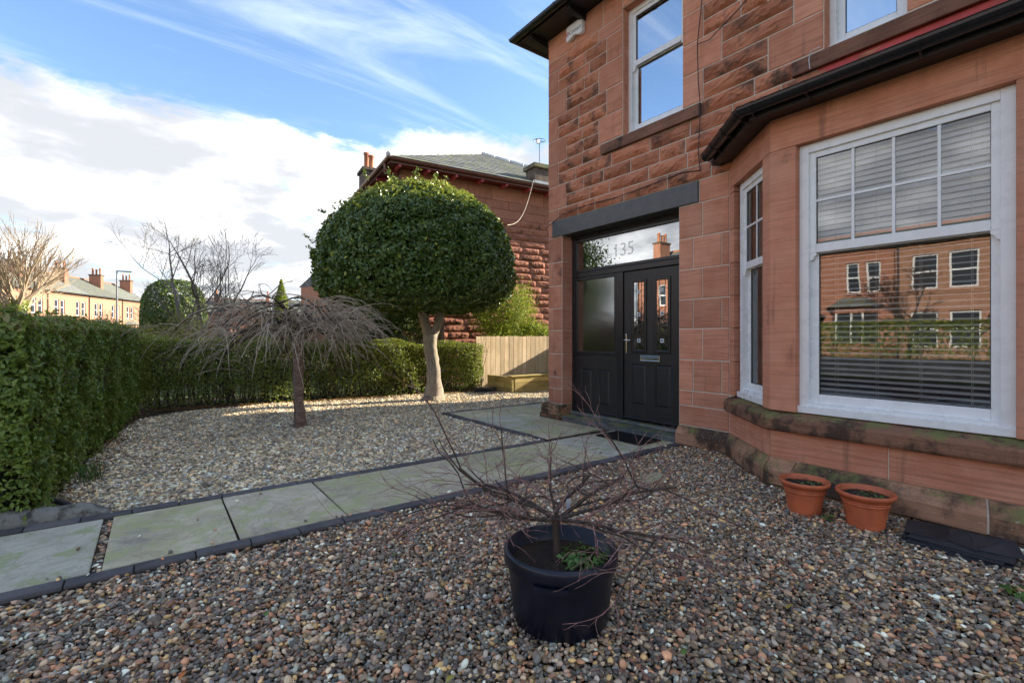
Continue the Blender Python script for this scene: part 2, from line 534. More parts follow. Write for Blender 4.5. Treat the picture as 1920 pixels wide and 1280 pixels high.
woodmat('fence_wood', (0.55, 0.40, 0.235), (0.76, 0.60, 0.40), green=0.2)
woodmat('sleeper_wood', (0.34, 0.25, 0.09), (0.50, 0.38, 0.16), axis=0, green=0.6)
woodmat('dark_wood', (0.12, 0.075, 0.045), (0.20, 0.13, 0.08))
woodmat('bark_grey', (0.22, 0.18, 0.13), (0.40, 0.34, 0.26), green=0.12)
woodmat('bark_cherry', (0.15, 0.09, 0.07), (0.36, 0.25, 0.19), axis=0)
woodmat('bark_dark', (0.055, 0.04, 0.032), (0.12, 0.085, 0.065))
woodmat('twig_cherry', (0.24, 0.185, 0.13), (0.44, 0.36, 0.27))
woodmat('twig_maple', (0.15, 0.065, 0.06), (0.32, 0.19, 0.16))
woodmat('twig_tan', (0.32, 0.24, 0.16), (0.46, 0.36, 0.25))
woodmat('twig_grey', (0.13, 0.11, 0.095), (0.22, 0.19, 0.16))
woodmat('twig_ochre', (0.30, 0.21, 0.12), (0.42, 0.31, 0.19))

leafmat('leaf_privet', (0.10, 0.165, 0.024), (0.26, 0.345, 0.055), (0.34, 0.28, 0.10), rough=0.4, trans=0.32)
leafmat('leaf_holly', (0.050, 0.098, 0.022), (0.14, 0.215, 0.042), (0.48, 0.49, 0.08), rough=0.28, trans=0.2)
leafmat('leaf_backhedge', (0.12, 0.17, 0.025), (0.28, 0.34, 0.05), (0.42, 0.40, 0.09), rough=0.42, trans=0.42)
leafmat('leaf_conifer', (0.16, 0.23, 0.025), (0.32, 0.39, 0.045), (0.46, 0.45, 0.07), rough=0.6, trans=0.36)
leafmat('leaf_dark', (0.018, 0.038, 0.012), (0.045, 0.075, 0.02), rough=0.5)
leafmat('leaf_topiary', (0.05, 0.10, 0.02), (0.12, 0.19, 0.04), (0.22, 0.24, 0.05), rough=0.5)
leafmat('leaf_yellow', (0.20, 0.19, 0.04), (0.34, 0.31, 0.08), rough=0.6)
leafmat('leaf_weed', (0.06, 0.14, 0.03), (0.14, 0.26, 0.06), rough=0.5)
leafmat('leaf_brown', (0.09, 0.04, 0.02), (0.22, 0.09, 0.035), (0.36, 0.13, 0.03), rough=0.7)
glassmat('pane_clear', ior=1.7, base=0.075, tint=(0.97, 0.98, 0.98))
glassmat('pane_sky', ior=2.0, base=0.45, tint=(0.6, 0.65, 0.7))
glassmat('pane_door', ior=1.8, base=0.34, tint=(0.5, 0.5, 0.5))
glassmat('pane_frost', ior=1.7, base=0.36, rough=0.09, tint=(0.35, 0.36, 0.37))

# ================================================================== the setting
g = MB().box(-400, 400, -400, 400, -1.0, -0.09)
struct('ground', g, MATS['grass_ground'])
struct('gravel_bed', MB().box(-3.0, 9.4, -4.0, 10.6, -0.08, -0.022), MATS['soil'])
struct('soil_bed', MB().prism([(-1.9, 4.75), (-0.62, 4.75), (-0.42, 8.4), (0.05, 10.42), (2.9, 10.05), (4.9, 9.72), (6.45, 9.62), (6.6, 10.4),
                               (3.0, 11.6), (0, 12.4), (-1.9, 12.4)], -0.075, -0.004), MATS['soil'])
struct('pavement', MB().box(-5.0, -3.05, -60, 70, -0.089, -0.03), MATS['paving'])
struct('kerb', MB().box(-5.14, -5.004, -60, 70, -0.089, -0.02), MATS['concrete'])
struct('road', MB().box(-9.5, -5.144, -60, 120, -0.089, -0.085), MATS['asphalt'])

# ---- path of sandstone flags with dark block edging
path = struct('garden_path', MB().prism([(-3.0, 3.38), (5.2, 3.38), (5.2, 4.62), (3.88, 4.62), (-3.0, 4.62)], -0.075, 0.004), MATS['soil'])
landing = struct('landing', MB().box(3.87, 6.9, 4.63, 7.25, -0.075, 0.004), MATS['soil'])


def slab(x0, x1, y0, y1, m='flagstone', parent=path, z=0.022):
    j = 0.0065
    mb = MB()
    w = lambda: random.uniform(-0.004, 0.004)
    poly = [(x0 + j + w(), y0 + j + w()), (x1 - j + w(), y0 + j + w()), (x1 - j + w(), y1 - j + w()), (x0 + j + w(), y1 - j + w())]
    mb.prism(poly, 0.0045, z + random.uniform(-0.003, 0.003))
    return obj('flagstone', mb, MATS[m], parent, bevel=0.006)


xs = [-3.0, -2.35, -1.65, -0.98, -0.285, 0.435, 1.125, 1.805, 2.50, 3.20, 3.92, 4.55, 5.10]
for a, b in zip(xs[:-1], xs[1:]):
    if a == 1.125:
        slab(a, b, 3.50, 4.17)
        slab(a, b, 4.17, 4.49)
    elif a == 2.50:
        slab(a, b, 3.50, 3.85)
        slab(a, b, 3.85, 4.49)
    elif a == -0.285:
        slab(a + 0.04, b, 3.50, 4.49)
    else:
        slab(a, b, 3.50, 4.49, 'flag_pale' if a in (3.92, -0.98) else ('flag_buff' if a in (0.435, 1.805) else 'flagstone'))
ys = [4.62, 5.22, 5.78, 6.42, 7.14]
for i, (a, b) in enumerate(zip(ys[:-1], ys[1:])):
    c = (4.72, 4.55, 4.80, 4.60)[i]
    slab(3.99, c, a, b, 'flag_pale' if i in (1, 2) else 'flagstone', landing)
    slab(c, 5.02 if i < 3 else 5.6, a, b, 'flagstone', landing)
slab(5.05, 5.62, 6.42 - 0.42, 6.42, 'flagstone', landing)
slab(5.6, 6.25, 6.42, 7.14, 'flag_pale', landing)
slab(6.25, 6.85, 6.42, 7.14, 'flagstone', landing)
slab(5.62, 6.85, 6.0, 6.42, 'flagstone', landing)


def edge_run(p0, p1, width, parent, n):
    p0, p1 = Vector(p0), Vector(p1)
    d = (p1 - p0) / n
    t = d.normalized()
    nrm = Vector((-t.y, t.x))
    for i in range(n):
        a = p0 + d * i + t * 0.003
        b = p0 + d * (i + 1) - t * 0.003
        k = nrm * width
        w = nrm * random.uniform(-0.004, 0.004)
        mb = MB().prism([tuple(a + w), tuple(b + w), tuple(b + k + w), tuple(a + k + w)], -0.06, 0.026 + random.uniform(-0.004, 0.004))
        obj('edging_block', mb, MATS['edging'], parent, bevel=0.006)


edge_run((-3.0, 3.385), (5.14, 3.40), 0.098, path, 28)
edge_run((-3.0, 4.50), (3.88, 4.50), 0.098, path, 24)
edge_run((3.98, 4.63), (3.98, 7.15), 0.09, landing, 9)
edge_run((3.89, 7.15), (6.85, 7.15), 0.085, landing, 10)

# ---- gravel: every pebble a real stone, instanced by geometry nodes


def pebble_mat(name, cols, rough=0.55, gain=1.0):
    cols = [(min(.8, r * gain * 1.1), min(.8, g_ * gain * .97), min(.8, b_ * gain * .77)) for r, g_, b_ in cols]
    m, nt, b = pbsdf(name)
    oi = nd(nt, 'ShaderNodeObjectInfo').outputs['Random']
    r = nt.nodes.new('ShaderNodeValToRGB')
    r.color_ramp.interpolation = 'CONSTANT'
    e = r.color_ramp.elements
    e.remove(e[1])
    e[0].position = 0.0
    e[0].color = (*cols[0], 1)
    for i, c in enumerate(cols[1:], 1):
        x = e.new(i / len(cols))
        x.color = (*c, 1)
    nt.links.new(oi, r.inputs[0])
    pos = nd(nt, 'ShaderNodeTexCoord').outputs['Object']
    n = nd(nt, 'ShaderNodeTexNoise', {}, Vector=pos, Scale=90.0, Detail=4.0, Roughness=0.7).outputs[0]
    w = mth(nt, 'FRACT', mth(nt, 'MULTIPLY', oi, 37.7))
    s = mth(nt, 'MULTIPLY', mth(nt, 'MULTIPLY_ADD', n, 0.7, 0.65), mth(nt, 'MULTIPLY_ADD', mth(nt, 'POWER', w, 1.6), 1.25, 0.42))
    c = nd(nt, 'ShaderNodeVectorMath', {'operation': 'SCALE'}, i0=r.outputs[0], Scale=s).outputs[0]
    wp = nd(nt, 'ShaderNodeNewGeometry').outputs['Position']
    nd2 = nd(nt, 'ShaderNodeTexNoise', {}, Vector=wp, Scale=1.6, Detail=6.0, Roughness=0.65).outputs[0]
    c = mixc(nt, mth(nt, 'MULTIPLY', mapr(nt, nd2, 0.50, 0.72), 0.45), c, (0.10, 0.07, 0.045))
    nt.links.new(c, b.inputs['Base Color'])
    b.inputs['Roughness'].default_value = rough
    b.inputs['Specular IOR Level'].default_value = 0.4
    return m


PEB_NEAR = pebble_mat('pebbles_brown', [(.20, .145, .11), (.13, .115, .11), (.25, .20, .15), (.085, .08, .085), (.30, .17, .115),
                                        (.17, .15, .135), (.10, .11, .12), (.33, .28, .22), (.24, .13, .085), (.14, .12, .095),
                                        (.20, .19, .18), (.45, .43, .39), (.115, .09, .085), (.29, .21, .11), (.16, .17, .17),
                                        (.22, .165, .14)], rough=0.36, gain=2.05)
PEB_FAR = pebble_mat('pebbles_pale', [(.38, .33, .26), (.29, .26, .22), (.45, .38, .29), (.24, .23, .21), (.46, .35, .23),
                                      (.30, .29, .27), (.24, .23, .21), (.50, .47, .42), (.36, .27, .18), (.31, .28, .23),
                                      (.27, .28, .28), (.55, .54, .51), (.20, .18, .17), (.40, .33, .22), (.33, .33, .32),
                                      (.37, .30, .25)], rough=0.5, gain=1.8)


def pebble_group(name, mat):
    ng = bpy.data.node_groups.new(name, 'GeometryNodeTree')
    ng.interface.new_socket('Geometry', in_out='INPUT', socket_type='NodeSocketGeometry')
    ng.interface.new_socket('Geometry', in_out='OUTPUT', socket_type='NodeSocketGeometry')
    gi = ng.nodes.new('NodeGroupInput')
    go = ng.nodes.new('NodeGroupOutput')
    join = ng.nodes.new('GeometryNodeJoinGeometry')
    for k in range(5):
        ico = ng.nodes.new('GeometryNodeMeshIcoSphere')
        ico.inputs['Radius'].default_value = 1.0
        ico.inputs['Subdivisions'].default_value = 2
        p = ng.nodes.new('GeometryNodeInputPosition')
        add = ng.nodes.new('ShaderNodeVectorMath')
        add.operation = 'ADD'
        add.inputs[1].default_value = (3.7 * k, 1.3 * k, 9.1 * k)
        ng.links.new(p.outputs[0], add.inputs[0])
        nz = ng.nodes.new('ShaderNodeTexNoise')
        nz.inputs['Scale'].default_value = 0.8
        nz.inputs['Detail'].default_value = 1.0
        ng.links.new(add.outputs[0], nz.inputs['Vector'])
        m = ng.nodes.new('ShaderNodeMath')
        m.operation = 'MULTIPLY_ADD'
        m.inputs[1].default_value = 1.1
        m.inputs[2].default_value = 0.45
        ng.links.new(nz.outputs[0], m.inputs[0])
        sc = ng.nodes.new('ShaderNodeVectorMath')
        sc.operation = 'SCALE'
        ng.links.new(p.outputs[0], sc.inputs[0])
        ng.links.new(m.outputs[0], sc.inputs['Scale'])
        sp = ng.nodes.new('GeometryNodeSetPosition')
        ng.links.new(ico.outputs['Mesh'], sp.inputs['Geometry'])
        ng.links.new(sc.outputs[0], sp.inputs['Position'])
        sm = ng.nodes.new('GeometryNodeSetShadeSmooth')
        ng.links.new(sp.outputs[0], sm.inputs[0])
        mt = ng.nodes.new('GeometryNodeSetMaterial')
        mt.inputs['Material'].default_value = mat
        ng.links.new(sm.outputs[0], mt.inputs['Geometry'])
        gt = ng.nodes.new('GeometryNodeGeometryToInstance')
        ng.links.new(mt.outputs[0], gt.inputs[0])
        ng.links.new(gt.outputs[0], join.inputs[0])

    def attr(n, t):
        a = ng.nodes.new('GeometryNodeInputNamedAttribute')
        a.data_type = t
        a.inputs[0].default_value = n
        return a.outputs[0]
    iop = ng.nodes.new('GeometryNodeInstanceOnPoints')
    ng.links.new(gi.outputs[0], iop.inputs['Points'])
    ng.links.new(join.outputs[0], iop.inputs['Instance'])
    iop.inputs['Pick Instance'].default_value = True
    ng.links.new(attr('idx', 'INT'), iop.inputs['Instance Index'])
    e2r = ng.nodes.new('FunctionNodeEulerToRotation')
    ng.links.new(attr('rot', 'FLOAT_VECTOR'), e2r.inputs[0])
    ng.links.new(e2r.outputs[0], iop.inputs['Rotation'])
    ng.links.new(attr('sc', 'FLOAT_VECTOR'), iop.inputs['Scale'])
    ng.links.new(iop.outputs[0], go.inputs[0])
    return ng


def gravel(name, pts, size, mat, label):
    n = len(pts)
    me = bpy.data.meshes.new(name)
    me.vertices.add(n)
    me.vertices.foreach_set('co', pts.astype(np.float32).ravel())
    s = size * np.exp(RNG.normal(0, 0.28, (n, 1)))
    asp = np.stack([RNG.uniform(0.95, 1.5, n), RNG.uniform(0.75, 1.05, n), RNG.uniform(0.5, 0.8, n)], 1)
    sc = (s * asp).astype(np.float32)
    rot = np.stack([RNG.normal(0, 0.35, n), RNG.normal(0, 0.35, n), RNG.uniform(0, 6.28, n)], 1).astype(np.float32)
    a = me.attributes.new('sc', 'FLOAT_VECTOR', 'POINT')
    a.data.foreach_set('vector', sc.ravel())
    a = me.attributes.new('rot', 'FLOAT_VECTOR', 'POINT')
    a.data.foreach_set('vector', rot.ravel())
    a = me.attributes.new('idx', 'INT', 'POINT')
    a.data.foreach_set('value', RNG.integers(0, 5, n).astype(np.int32))
    me.update()
    o = bpy.data.objects.new(name, me)
    COL.objects.link(o)
    o['kind'] = 'stuff'
    tag(o, label, 'gravel')
    md = o.modifiers.new('pebbles', 'NODES')
    md.node_group = pebble_group(name, mat)
    return o


def grid_pts(x0, x1, y0, y1, step, jit=0.5):
    xs_ = np.arange(x0, x1, step)
    ys_ = np.arange(y0, y1, step)
    X, Y = np.meshgrid(xs_, ys_)
    p = np.stack([X.ravel(), Y.ravel()], 1)
    p += RNG.uniform(-jit, jit, p.shape) * step
    return p


def inpoly(p, poly):
    x, y = p[:, 0], p[:, 1]
    c = np.zeros(len(p), bool)
    j = len(poly) - 1
    for i in range(len(poly)):
        xi, yi = poly[i]
        xj, yj = poly[j]
        hit = ((yi > y) != (yj > y)) & (x < (xj - xi) * (y - yi) / (yj - yi + 1e-12) + xi)
        c ^= hit
        j = i
    return c


def undul(p):
    return 0.010 * np.sin(p[:, 0] * 2.1 + 1) * np.sin(p[:, 1] * 1.7) + 0.006 * np.sin(p[:, 0] * 5.3 + p[:, 1] * 4.1)


NEARP = [(-2.3, 3.385), (5.12, 3.385), (5.05, 2.86), (4.35, 2.10), (4.32, -1.2), (1.2, -0.6), (-1.0, 0.9), (-2.3, 2.2)]
p = grid_pts(-2.4, 5.2, -1.3, 3.39, 0.0166)
p = p[inpoly(p, NEARP)]
z = undul(p) - 0.007 + RNG.uniform(-0.009, 0.007, len(p))
top = p[RNG.random(len(p)) < 0.28]
zt = undul(top) + 0.006 + RNG.uniform(-0.002, 0.006, len(top))
jn = np.column_stack([RNG.uniform(-0.283, -0.245, 130), RNG.uniform(3.52, 4.47, 130), RNG.uniform(-0.004, 0.008, 130)])
sp_ = np.column_stack([RNG.uniform(-2.5, 4.9, 70), np.where(RNG.random(70) < .7, 3.44 + np.abs(RNG.normal(0, .07, 70)), RNG.uniform(3.5, 4.5, 70)), np.full(70, .031)])
pn = np.concatenate([np.column_stack([p, z]), np.column_stack([top, zt]), jn, sp_])
gravel('gravel', pn, 0.0096, PEB_NEAR, 'brown and grey rounded pebble gravel in front of the bay window')
FARP = [(-0.78, 4.60), (3.885, 4.60), (3.885, 7.245), (6.9, 7.245), (9.3, 7.3), (9.3, 10.2), (6.5, 10.2), (6.35, 9.78), (4.9, 9.86), (2.9, 10.2),
        (1.6, 10.25), (0.3, 10.2), (-0.22, 9.55), (-0.45, 8.0), (-0.62, 6.2), (-0.72, 5.2)]
p = grid_pts(-0.9, 9.3, 4.6, 10.9, 0.0205)
p = p[inpoly(p, FARP)]
z = undul(p) - 0.006 + RNG.uniform(-0.006, 0.006, len(p))
top = p[RNG.random(len(p)) < 0.22]
zt = undul(top) + 0.005 + RNG.uniform(-0.002, 0.006, len(top))
pf = np.concatenate([np.column_stack([p, z]), np.column_stack([top, zt])])
gravel('gravel', pf, 0.0128, PEB_FAR, 'pale stone gravel between the path and the hedges')

# ================================================================== the house
W = 5.13
house = thing('house', 'red sandstone house with black front door and canted bay window', 'house', (W, 5.9, 0))
ROWH = 0.18375


def wall_boxes(mb, y0, y1, z0, z1, holes, x0, x1):
    ys_ = sorted({y0, y1, *[h[0] for h in holes], *[h[1] for h in holes]})
    zs_ = sorted({z0, z1, *[h[2] for h in holes], *[h[3] for h in holes]})
    ys_ = [y for y in ys_ if y0 <= y <= y1]
    zs_ = [q for q in zs_ if z0 <= q <= z1]
    for a, b in zip(ys_[:-1], ys_[1:]):
        run = None
        for c, d in zip(zs_[:-1], zs_[1:]):
            ym, zm = (a + b) / 2, (c + d) / 2
            if any(h[0] < ym < h[1] and h[2] < zm < h[3] for h in holes):
                if run:
                    mb.box(x0, x1, a, b, *run)
                    run = None
            else:
                run = (run[0], d) if run else (c, d)
        if run:
            mb.box(x0, x1, a, b, *run)


HOLES = [(3.48, 5.58, -0.1, 2.90), (-0.40, 2.78, -0.1, 2.96), (3.43, 4.36, 4.055, 5.80), (1.27, 1.90, 4.055, 5.80),
         (0.40, 1.00, 4.055, 5.80), (-0.5, 0.12, 4.055, 5.80)]
mb = MB()
wall_boxes(mb, -6.0, 5.886, -0.09, 6.10, HOLES, W + 0.004, W + 0.36)
mb.box(W + 0.361, 15.0, 5.55, 5.886, -0.09, 6.10)
mb.box(W + 0.361, 15.0, -6.0, -5.7, -0.09, 6.10)
mb.box(14.7, 15.0, -5.69, 5.54, -0.09, 6.10)
wall = obj('wall', mb, MATS['mortar'], house)
mb = MB()
mb.box(W + 0.37, 14.6, -5.6, 5.5, 3.2, 3.4)
mb.box(9.0, 9.2, -5.6, 5.5, -0.05, 3.19)
mb.box(8.3, 8.4, -5.6, 5.5, 3.41, 6.0)
mb.box(W + 0.365, 8.99, 2.95, 3.1, 0.14, 3.19)
obj('partition', mb, MATS['room_wall'], house)
obj('floor', MB().prism([(4.56, 2.0), (5.2, 2.68), (9.0, 2.9), (9.0, -0.3), (5.2, -0.3), (4.56, 0.38)], -0.05, 0.12).box(5.5, 9.0, 3.11, 5.5, -0.05, 0.1), MATS['room_floor'], house)

# ---- stones: a few shared shapes, one object for each stone
def rock_mesh(seed, depth=0.062, nx=12, nz=6):
    """rock-faced stone: a drafted margin round a face broken into tilted facets"""
    r = random.Random(seed)
    planes = [(r.uniform(.45, 1.15), r.uniform(-1.3, 1.3), r.uniform(-1.1, 1.1), r.uniform(.1, .9), r.uniform(.15, .85)) for _ in range(7)]
    vs = []
    for i in range(nx + 1):
        for j in range(nz + 1):
            x, q = i / nx, j / nz
            if 0 < i < nx:
                x += r.uniform(-.3, .3) / nx
            if 0 < j < nz:
                q += r.uniform(-.33, .33) / nz
            k = min(1, min(x, 1 - x) * 9) * min(1, min(q, 1 - q) * 4.2)
            hgt = min(a + b * (x - cx_) + c * (q - cz_) for a, b, c, cx_, cz_ in planes)
            y = -(0.004 + depth * k * max(0.05, .35 + .75 * hgt + r.uniform(-.16, .16)))
            if i in (0, nx) or j in (0, nz):
                y = -0.004
            vs.append((x, y, q))
    fs = [(i * (nz + 1) + j, (i + 1) * (nz + 1) + j, (i + 1) * (nz + 1) + j + 1, i * (nz + 1) + j + 1)
          for i in range(nx) for j in range(nz)]
    mb = MB().add(vs, fs)
    mb.add([(0, -0.004, 0), (1, -0.004, 0), (1, -0.004, 1), (0, -0.004, 1), (0, 0.05, 0), (1, 0.05, 0), (1, 0.05, 1), (0, 0.05, 1)],
           [(0, 4, 5, 1), (1, 5, 6, 2), (2, 6, 7, 3), (3, 7, 4, 0)])
    return mb


ROCK = [rock_mesh(s).mesh('rock_stone', MATS['rockface']) for s in range(16)]
ROCK_N = [rock_mesh(50 + s, 0.06).mesh('rock_stone', MATS['neighbour_rock']) for s in range(16)]


def ash_mesh(m):
    c = 0.012
    mb = MB()
    # unit block; the arris is eased where it meets the joint
    a = [(0, 0.0, 0), (1, 0.0, 0), (1, 0.0, 1), (0, 0.0, 1)]
    f = [(c, -0.005, 2 * c), (1 - c, -0.005, 2 * c), (1 - c, -0.005, 1 - 2 * c), (c, -0.005, 1 - 2 * c)]
    bk = [(x, 0.05, q) for x, _, q in a]
    mb.add(f + a + bk, [(0, 1, 2, 3), (4, 5, 1, 0), (5, 6, 2, 1), (6, 7, 3, 2), (7, 4, 0, 3),
                        (8, 9, 5, 4), (9, 10, 6, 5), (10, 11, 7, 6), (11, 8, 4, 7)])
    return mb.mesh('ashlar_stone', MATS[m])


ASH = {k: ash_mesh(k) for k in ('ashlar', 'ashlar_worn', 'quoin', 'neighbour_ashlar')}


def put_stone(me, yhi, ylo, z0, z1, parent, x=W, j=0.0062, name='stone'):
    o = bpy.data.objects.new(name, me)
    link(o, parent)
    o.location = (x, yhi - j, z0 + j)
    o.rotation_euler = (0, 0, -math.pi / 2)
    o.scale = (yhi - ylo - 2 * j, 1, z1 - z0 - 2 * j)
    return o


# rock-faced courses above the lintel
for k in range(14):
    z0 = 3.15 + k * ROWH
    z1 = z0 + ROWH
    cut = []
    # quoins at the corner, two courses high
    pk = (k + 1) // 2
    q = (0.24, 0.42)[pk % 2]
    cut.append((5.9 - q, 5.95))
    if 5 <= k:
        pm = (k - 5) // 2
        m1 = (0.44, 0.29)[pm % 2]
        m2 = (0.27, 0.50)[pm % 2]
        cut.append((3.43 - m2, 4.36 + m1))
        cut.append((-9, 1.90 + (0.52, 0.27)[pm % 2]))
    if k == 4:
        cut.append((3.18, 4.72))
        cut.append((-9, 2.17))
    lo_end = -0.9
    segs = [(lo_end, 5.95)]
    for a, b in cut:
        ns = []
        for s0, s1 in segs:
            if b <= s0 or a >= s1:
                ns.append((s0, s1))
                continue
            if a > s0:
                ns.append((s0, a))
            if b < s1:
                ns.append((b, s1))
        segs = ns
    for s0, s1 in segs:
        y = s1
        while y - s0 > 0.02:
            w = random.uniform(0.34, 0.72)
            if y - w - s0 < 0.26:
                w = y - s0
            put_stone(random.choice(ROCK), y, y - w, z0, z1, wall, j=0.0085)
            y -= w
# quoins
for p_ in range(8):
    za = 3.15 + (2 * p_ - 1) * ROWH
    zb = min(za + 2 * ROWH, 5.722)
    za = max(za, 3.15)
    put_stone(ASH['quoin'], 5.9, 5.9 - (0.24, 0.42)[p_ % 2], za, zb, wall)
# dressed margins of the upper windows
for p_ in range(5):
    za = 3.15 + (5 + 2 * p_) * ROWH
    zb = min(za + 2 * ROWH, 5.722)
    put_stone(ASH['ashlar'], 4.36 + (0.44, 0.29)[p_ % 2], 4.36, za, zb, wall)
    put_stone(ASH['ashlar'], 3.43, 3.43 - (0.27, 0.50)[p_ % 2], za, zb, wall)
    put_stone(ASH['ashlar'], 1.90 + (0.52, 0.27)[p_ % 2], 1.90, za, zb, wall)
    put_stone(ASH['ashlar'], 1.27, 1.00, za, zb, wall)
    put_stone(ASH['ashlar'], 0.40, 0.12, za, zb, wall)
# frieze below the eaves
yy = 5.9
for w in (0.62, 0.56):
    put_stone(ASH['ashlar'], yy, yy - w, 5.722, 6.10, wall)
    yy -= w
put_stone(ASH['ashlar'], yy, 4.36, 5.722, 6.10, wall)
put_stone(ASH['ashlar'], 4.36, 3.43, 5.80, 6.10, wall)
put_stone(ASH['ashlar'], 3.43, 2.6, 5.722, 6.10, wall)
put_stone(ASH['ashlar'], 2.6, 1.9, 5.722, 6.10, wall)
put_stone(ASH['ashlar'], 1.9, -0.6, 5.80, 6.10, wall)
# ashlar beside the door
cz = [0.25, 0.49, 0.67, 1.04, 1.41, 1.76, 2.12, 2.49, 2.885]
for i, (a, b) in enumerate(zip(cz[:-1], cz[1:])):
    cuts = {0: [3.48, 2.84], 1: [3.48, 3.30, 2.905]}.get(i) or ([3.48, 3.17, 2.84] if i % 2 == 1 else [3.48, 3.29, 2.93, 2.84])
    if i == 1:
        cuts = [3.48, 3.30, 2.84]
    for s1, s0 in zip(cuts[:-1], cuts[1:]):
        put_stone(ASH['ashlar'], s1, s0, a, b, wall)
put_stone(ASH['ashlar_worn'], 3.21, 2.84, 2.885, 3.15, wall)
# corner pier left of the door
for i, (a, b) in enumerate(zip(cz[:-1], cz[1:])):
    if i % 2:
        put_stone(ASH['quoin'], 5.9, 5.58, a, b, wall)
    else:
        put_stone(ASH['quoin'], 5.9, 5.78, a, b, wall)
        put_stone(ASH['quoin'], 5.78, 5.58, a, b, wall)
put_stone(ASH['quoin'], 5.9, 5.79, 2.885, 3.15, wall)
# door reveal stones (turned into the opening)
for i, (a, b) in enumerate(zip(cz[:-1], cz[1:])):
    obj('stone', MB().box(W + 0.008, W + 0.355, 5.572, 5.5795, a + 0.004, b - 0.004), MATS['ashlar_worn'], wall)
# window reveals upstairs
for y in (4.36, 1.90, 1.00):
    for a, b in ((4.07, 4.75), (4.756, 5.30), (5.306, 5.79)):
        obj('stone', MB().box(W + 0.008, W + 0.30, y - 0.007, y - 0.001, a, b), MATS['ashlar_worn'], wall)
obj('stone', MB().box(W + 0.008, W + 0.30, 3.434, 4.35, 5.794, 5.799), MATS['ashlar_worn'], wall)

# lintel, sills, plinth by the door
obj('lintel', MB().box(W - 0.022, W + 0.30, 3.215, 5.785, 2.893, 3.145), MATS['lintel_paint'], house, bevel=0.006)
for a, b in ((3.18, 4.72), (-0.9, 2.17)):
    mb = MB()
    pr = [(W - 0.055, 3.89), (W + 0.25, 3.89), (W + 0.25, 4.055), (W - 0.03, 4.045), (W - 0.055, 4.02)]
    n = len(pr)
    mb.add([(x, a, q) for x, q in pr] + [(x, b, q) for x, q in pr],
           [tuple(range(n)), tuple(range(2 * n - 1, n - 1, -1))] + [(i, n + i, n + (i + 1) % n, (i + 1) % n) for i in range(n)])
    obj('sill', mb, MATS['sill_dark'], house, bevel=0.006)
def rough_block(name, x0, x1, y0, y1, z0, z1, m, parent, amp=0.02, seed=1):
    bm = bmesh.new()
    bmesh.ops.create_cube(bm, size=1)
    bmesh.ops.subdivide_edges(bm, edges=bm.edges[:], cuts=4, use_grid_fill=True)
    r = random.Random(seed)
    for v in bm.verts:
        v.co = Vector((x0 + (v.co.x + .5) * (x1 - x0), y0 + (v.co.y + .5) * (y1 - y0), z0 + (v.co.z + .5) * (z1 - z0)))
        v.co += Vector((r.uniform(-amp, amp), r.uniform(-amp, amp), r.uniform(-amp, amp) * .6))
    me = bpy.data.meshes.new(name)
    bm.to_mesh(me)
    bm.free()
    me.materials.append(MATS[m])
    return obj(name, me, None, parent)


rough_block('plinth_stone', W - 0.085, W + 0.20, 5.56, 5.99, 0.08, 0.245, 'plinth', house, 0.014, 3)
rough_block('plinth_stone', W - 0.09, W + 0.20, 5.54, 6.0, -0.08, 0.075, 'base_stone', house, 0.012, 4)
rough_block('door_step', W - 0.04, W + 0.36, 3.49, 5.53, -0.08, 0.085, 'step_stone', house, 0.010, 5)
obj('threshold', MB().box(W + 0.15, W + 0.36, 3.49, 5.575, 0.09, 0.135), MATS['step_stone'], house, bevel=0.012)

# ---- swept courses round the bay
BP = [Vector((5.13, 3.50)), Vector((5.13, 2.84)), Vector((4.40, 2.06)), Vector((4.40, 0.32)), Vector((5.13, -0.46)), Vector((5.13, -2.5))]


def bay_off(i, d):
    """path point i pushed outward by d, mitred"""
    def nrm(a, b):
        t = (b - a).normalized()
        return Vector((t.y, -t.x))
    if i == 0:
        return BP[0] + nrm(BP[0], BP[1]) * d
    if i == len(BP) - 1:
        return BP[-1] + nrm(BP[-2], BP[-1]) * d
    n0, n1 = nrm(BP[i - 1], BP[i]), nrm(BP[i], BP[i + 1])
    m = (n0 + n1).normalized()
    return BP[i] + m * (d / m.dot(n0))


def bay_block(name, seg, s0, s1, prof, m, parent=None, bevel=0.004, joint=0.0025):
    mb = MB()
    n = len(prof)
    vs = []
    L = (BP[seg + 1] - BP[seg]).length
    for s, sg in ((s0, 1), (s1, -1)):
        ss = s + sg * joint / L
        for d, q in prof:
            a, b = bay_off(seg, d), bay_off(seg + 1, d)
            c = a.lerp(b, ss)
            vs.append((c.x, c.y, q))
    mb.add(vs, [tuple(range(n - 1, -1, -1)), tuple(range(n, 2 * n))] + [(i, (i + 1) % n, n + (i + 1) % n, n + i) for i in range(n)])
    return obj(name, mb, MATS[m], parent or house, bevel=bevel)


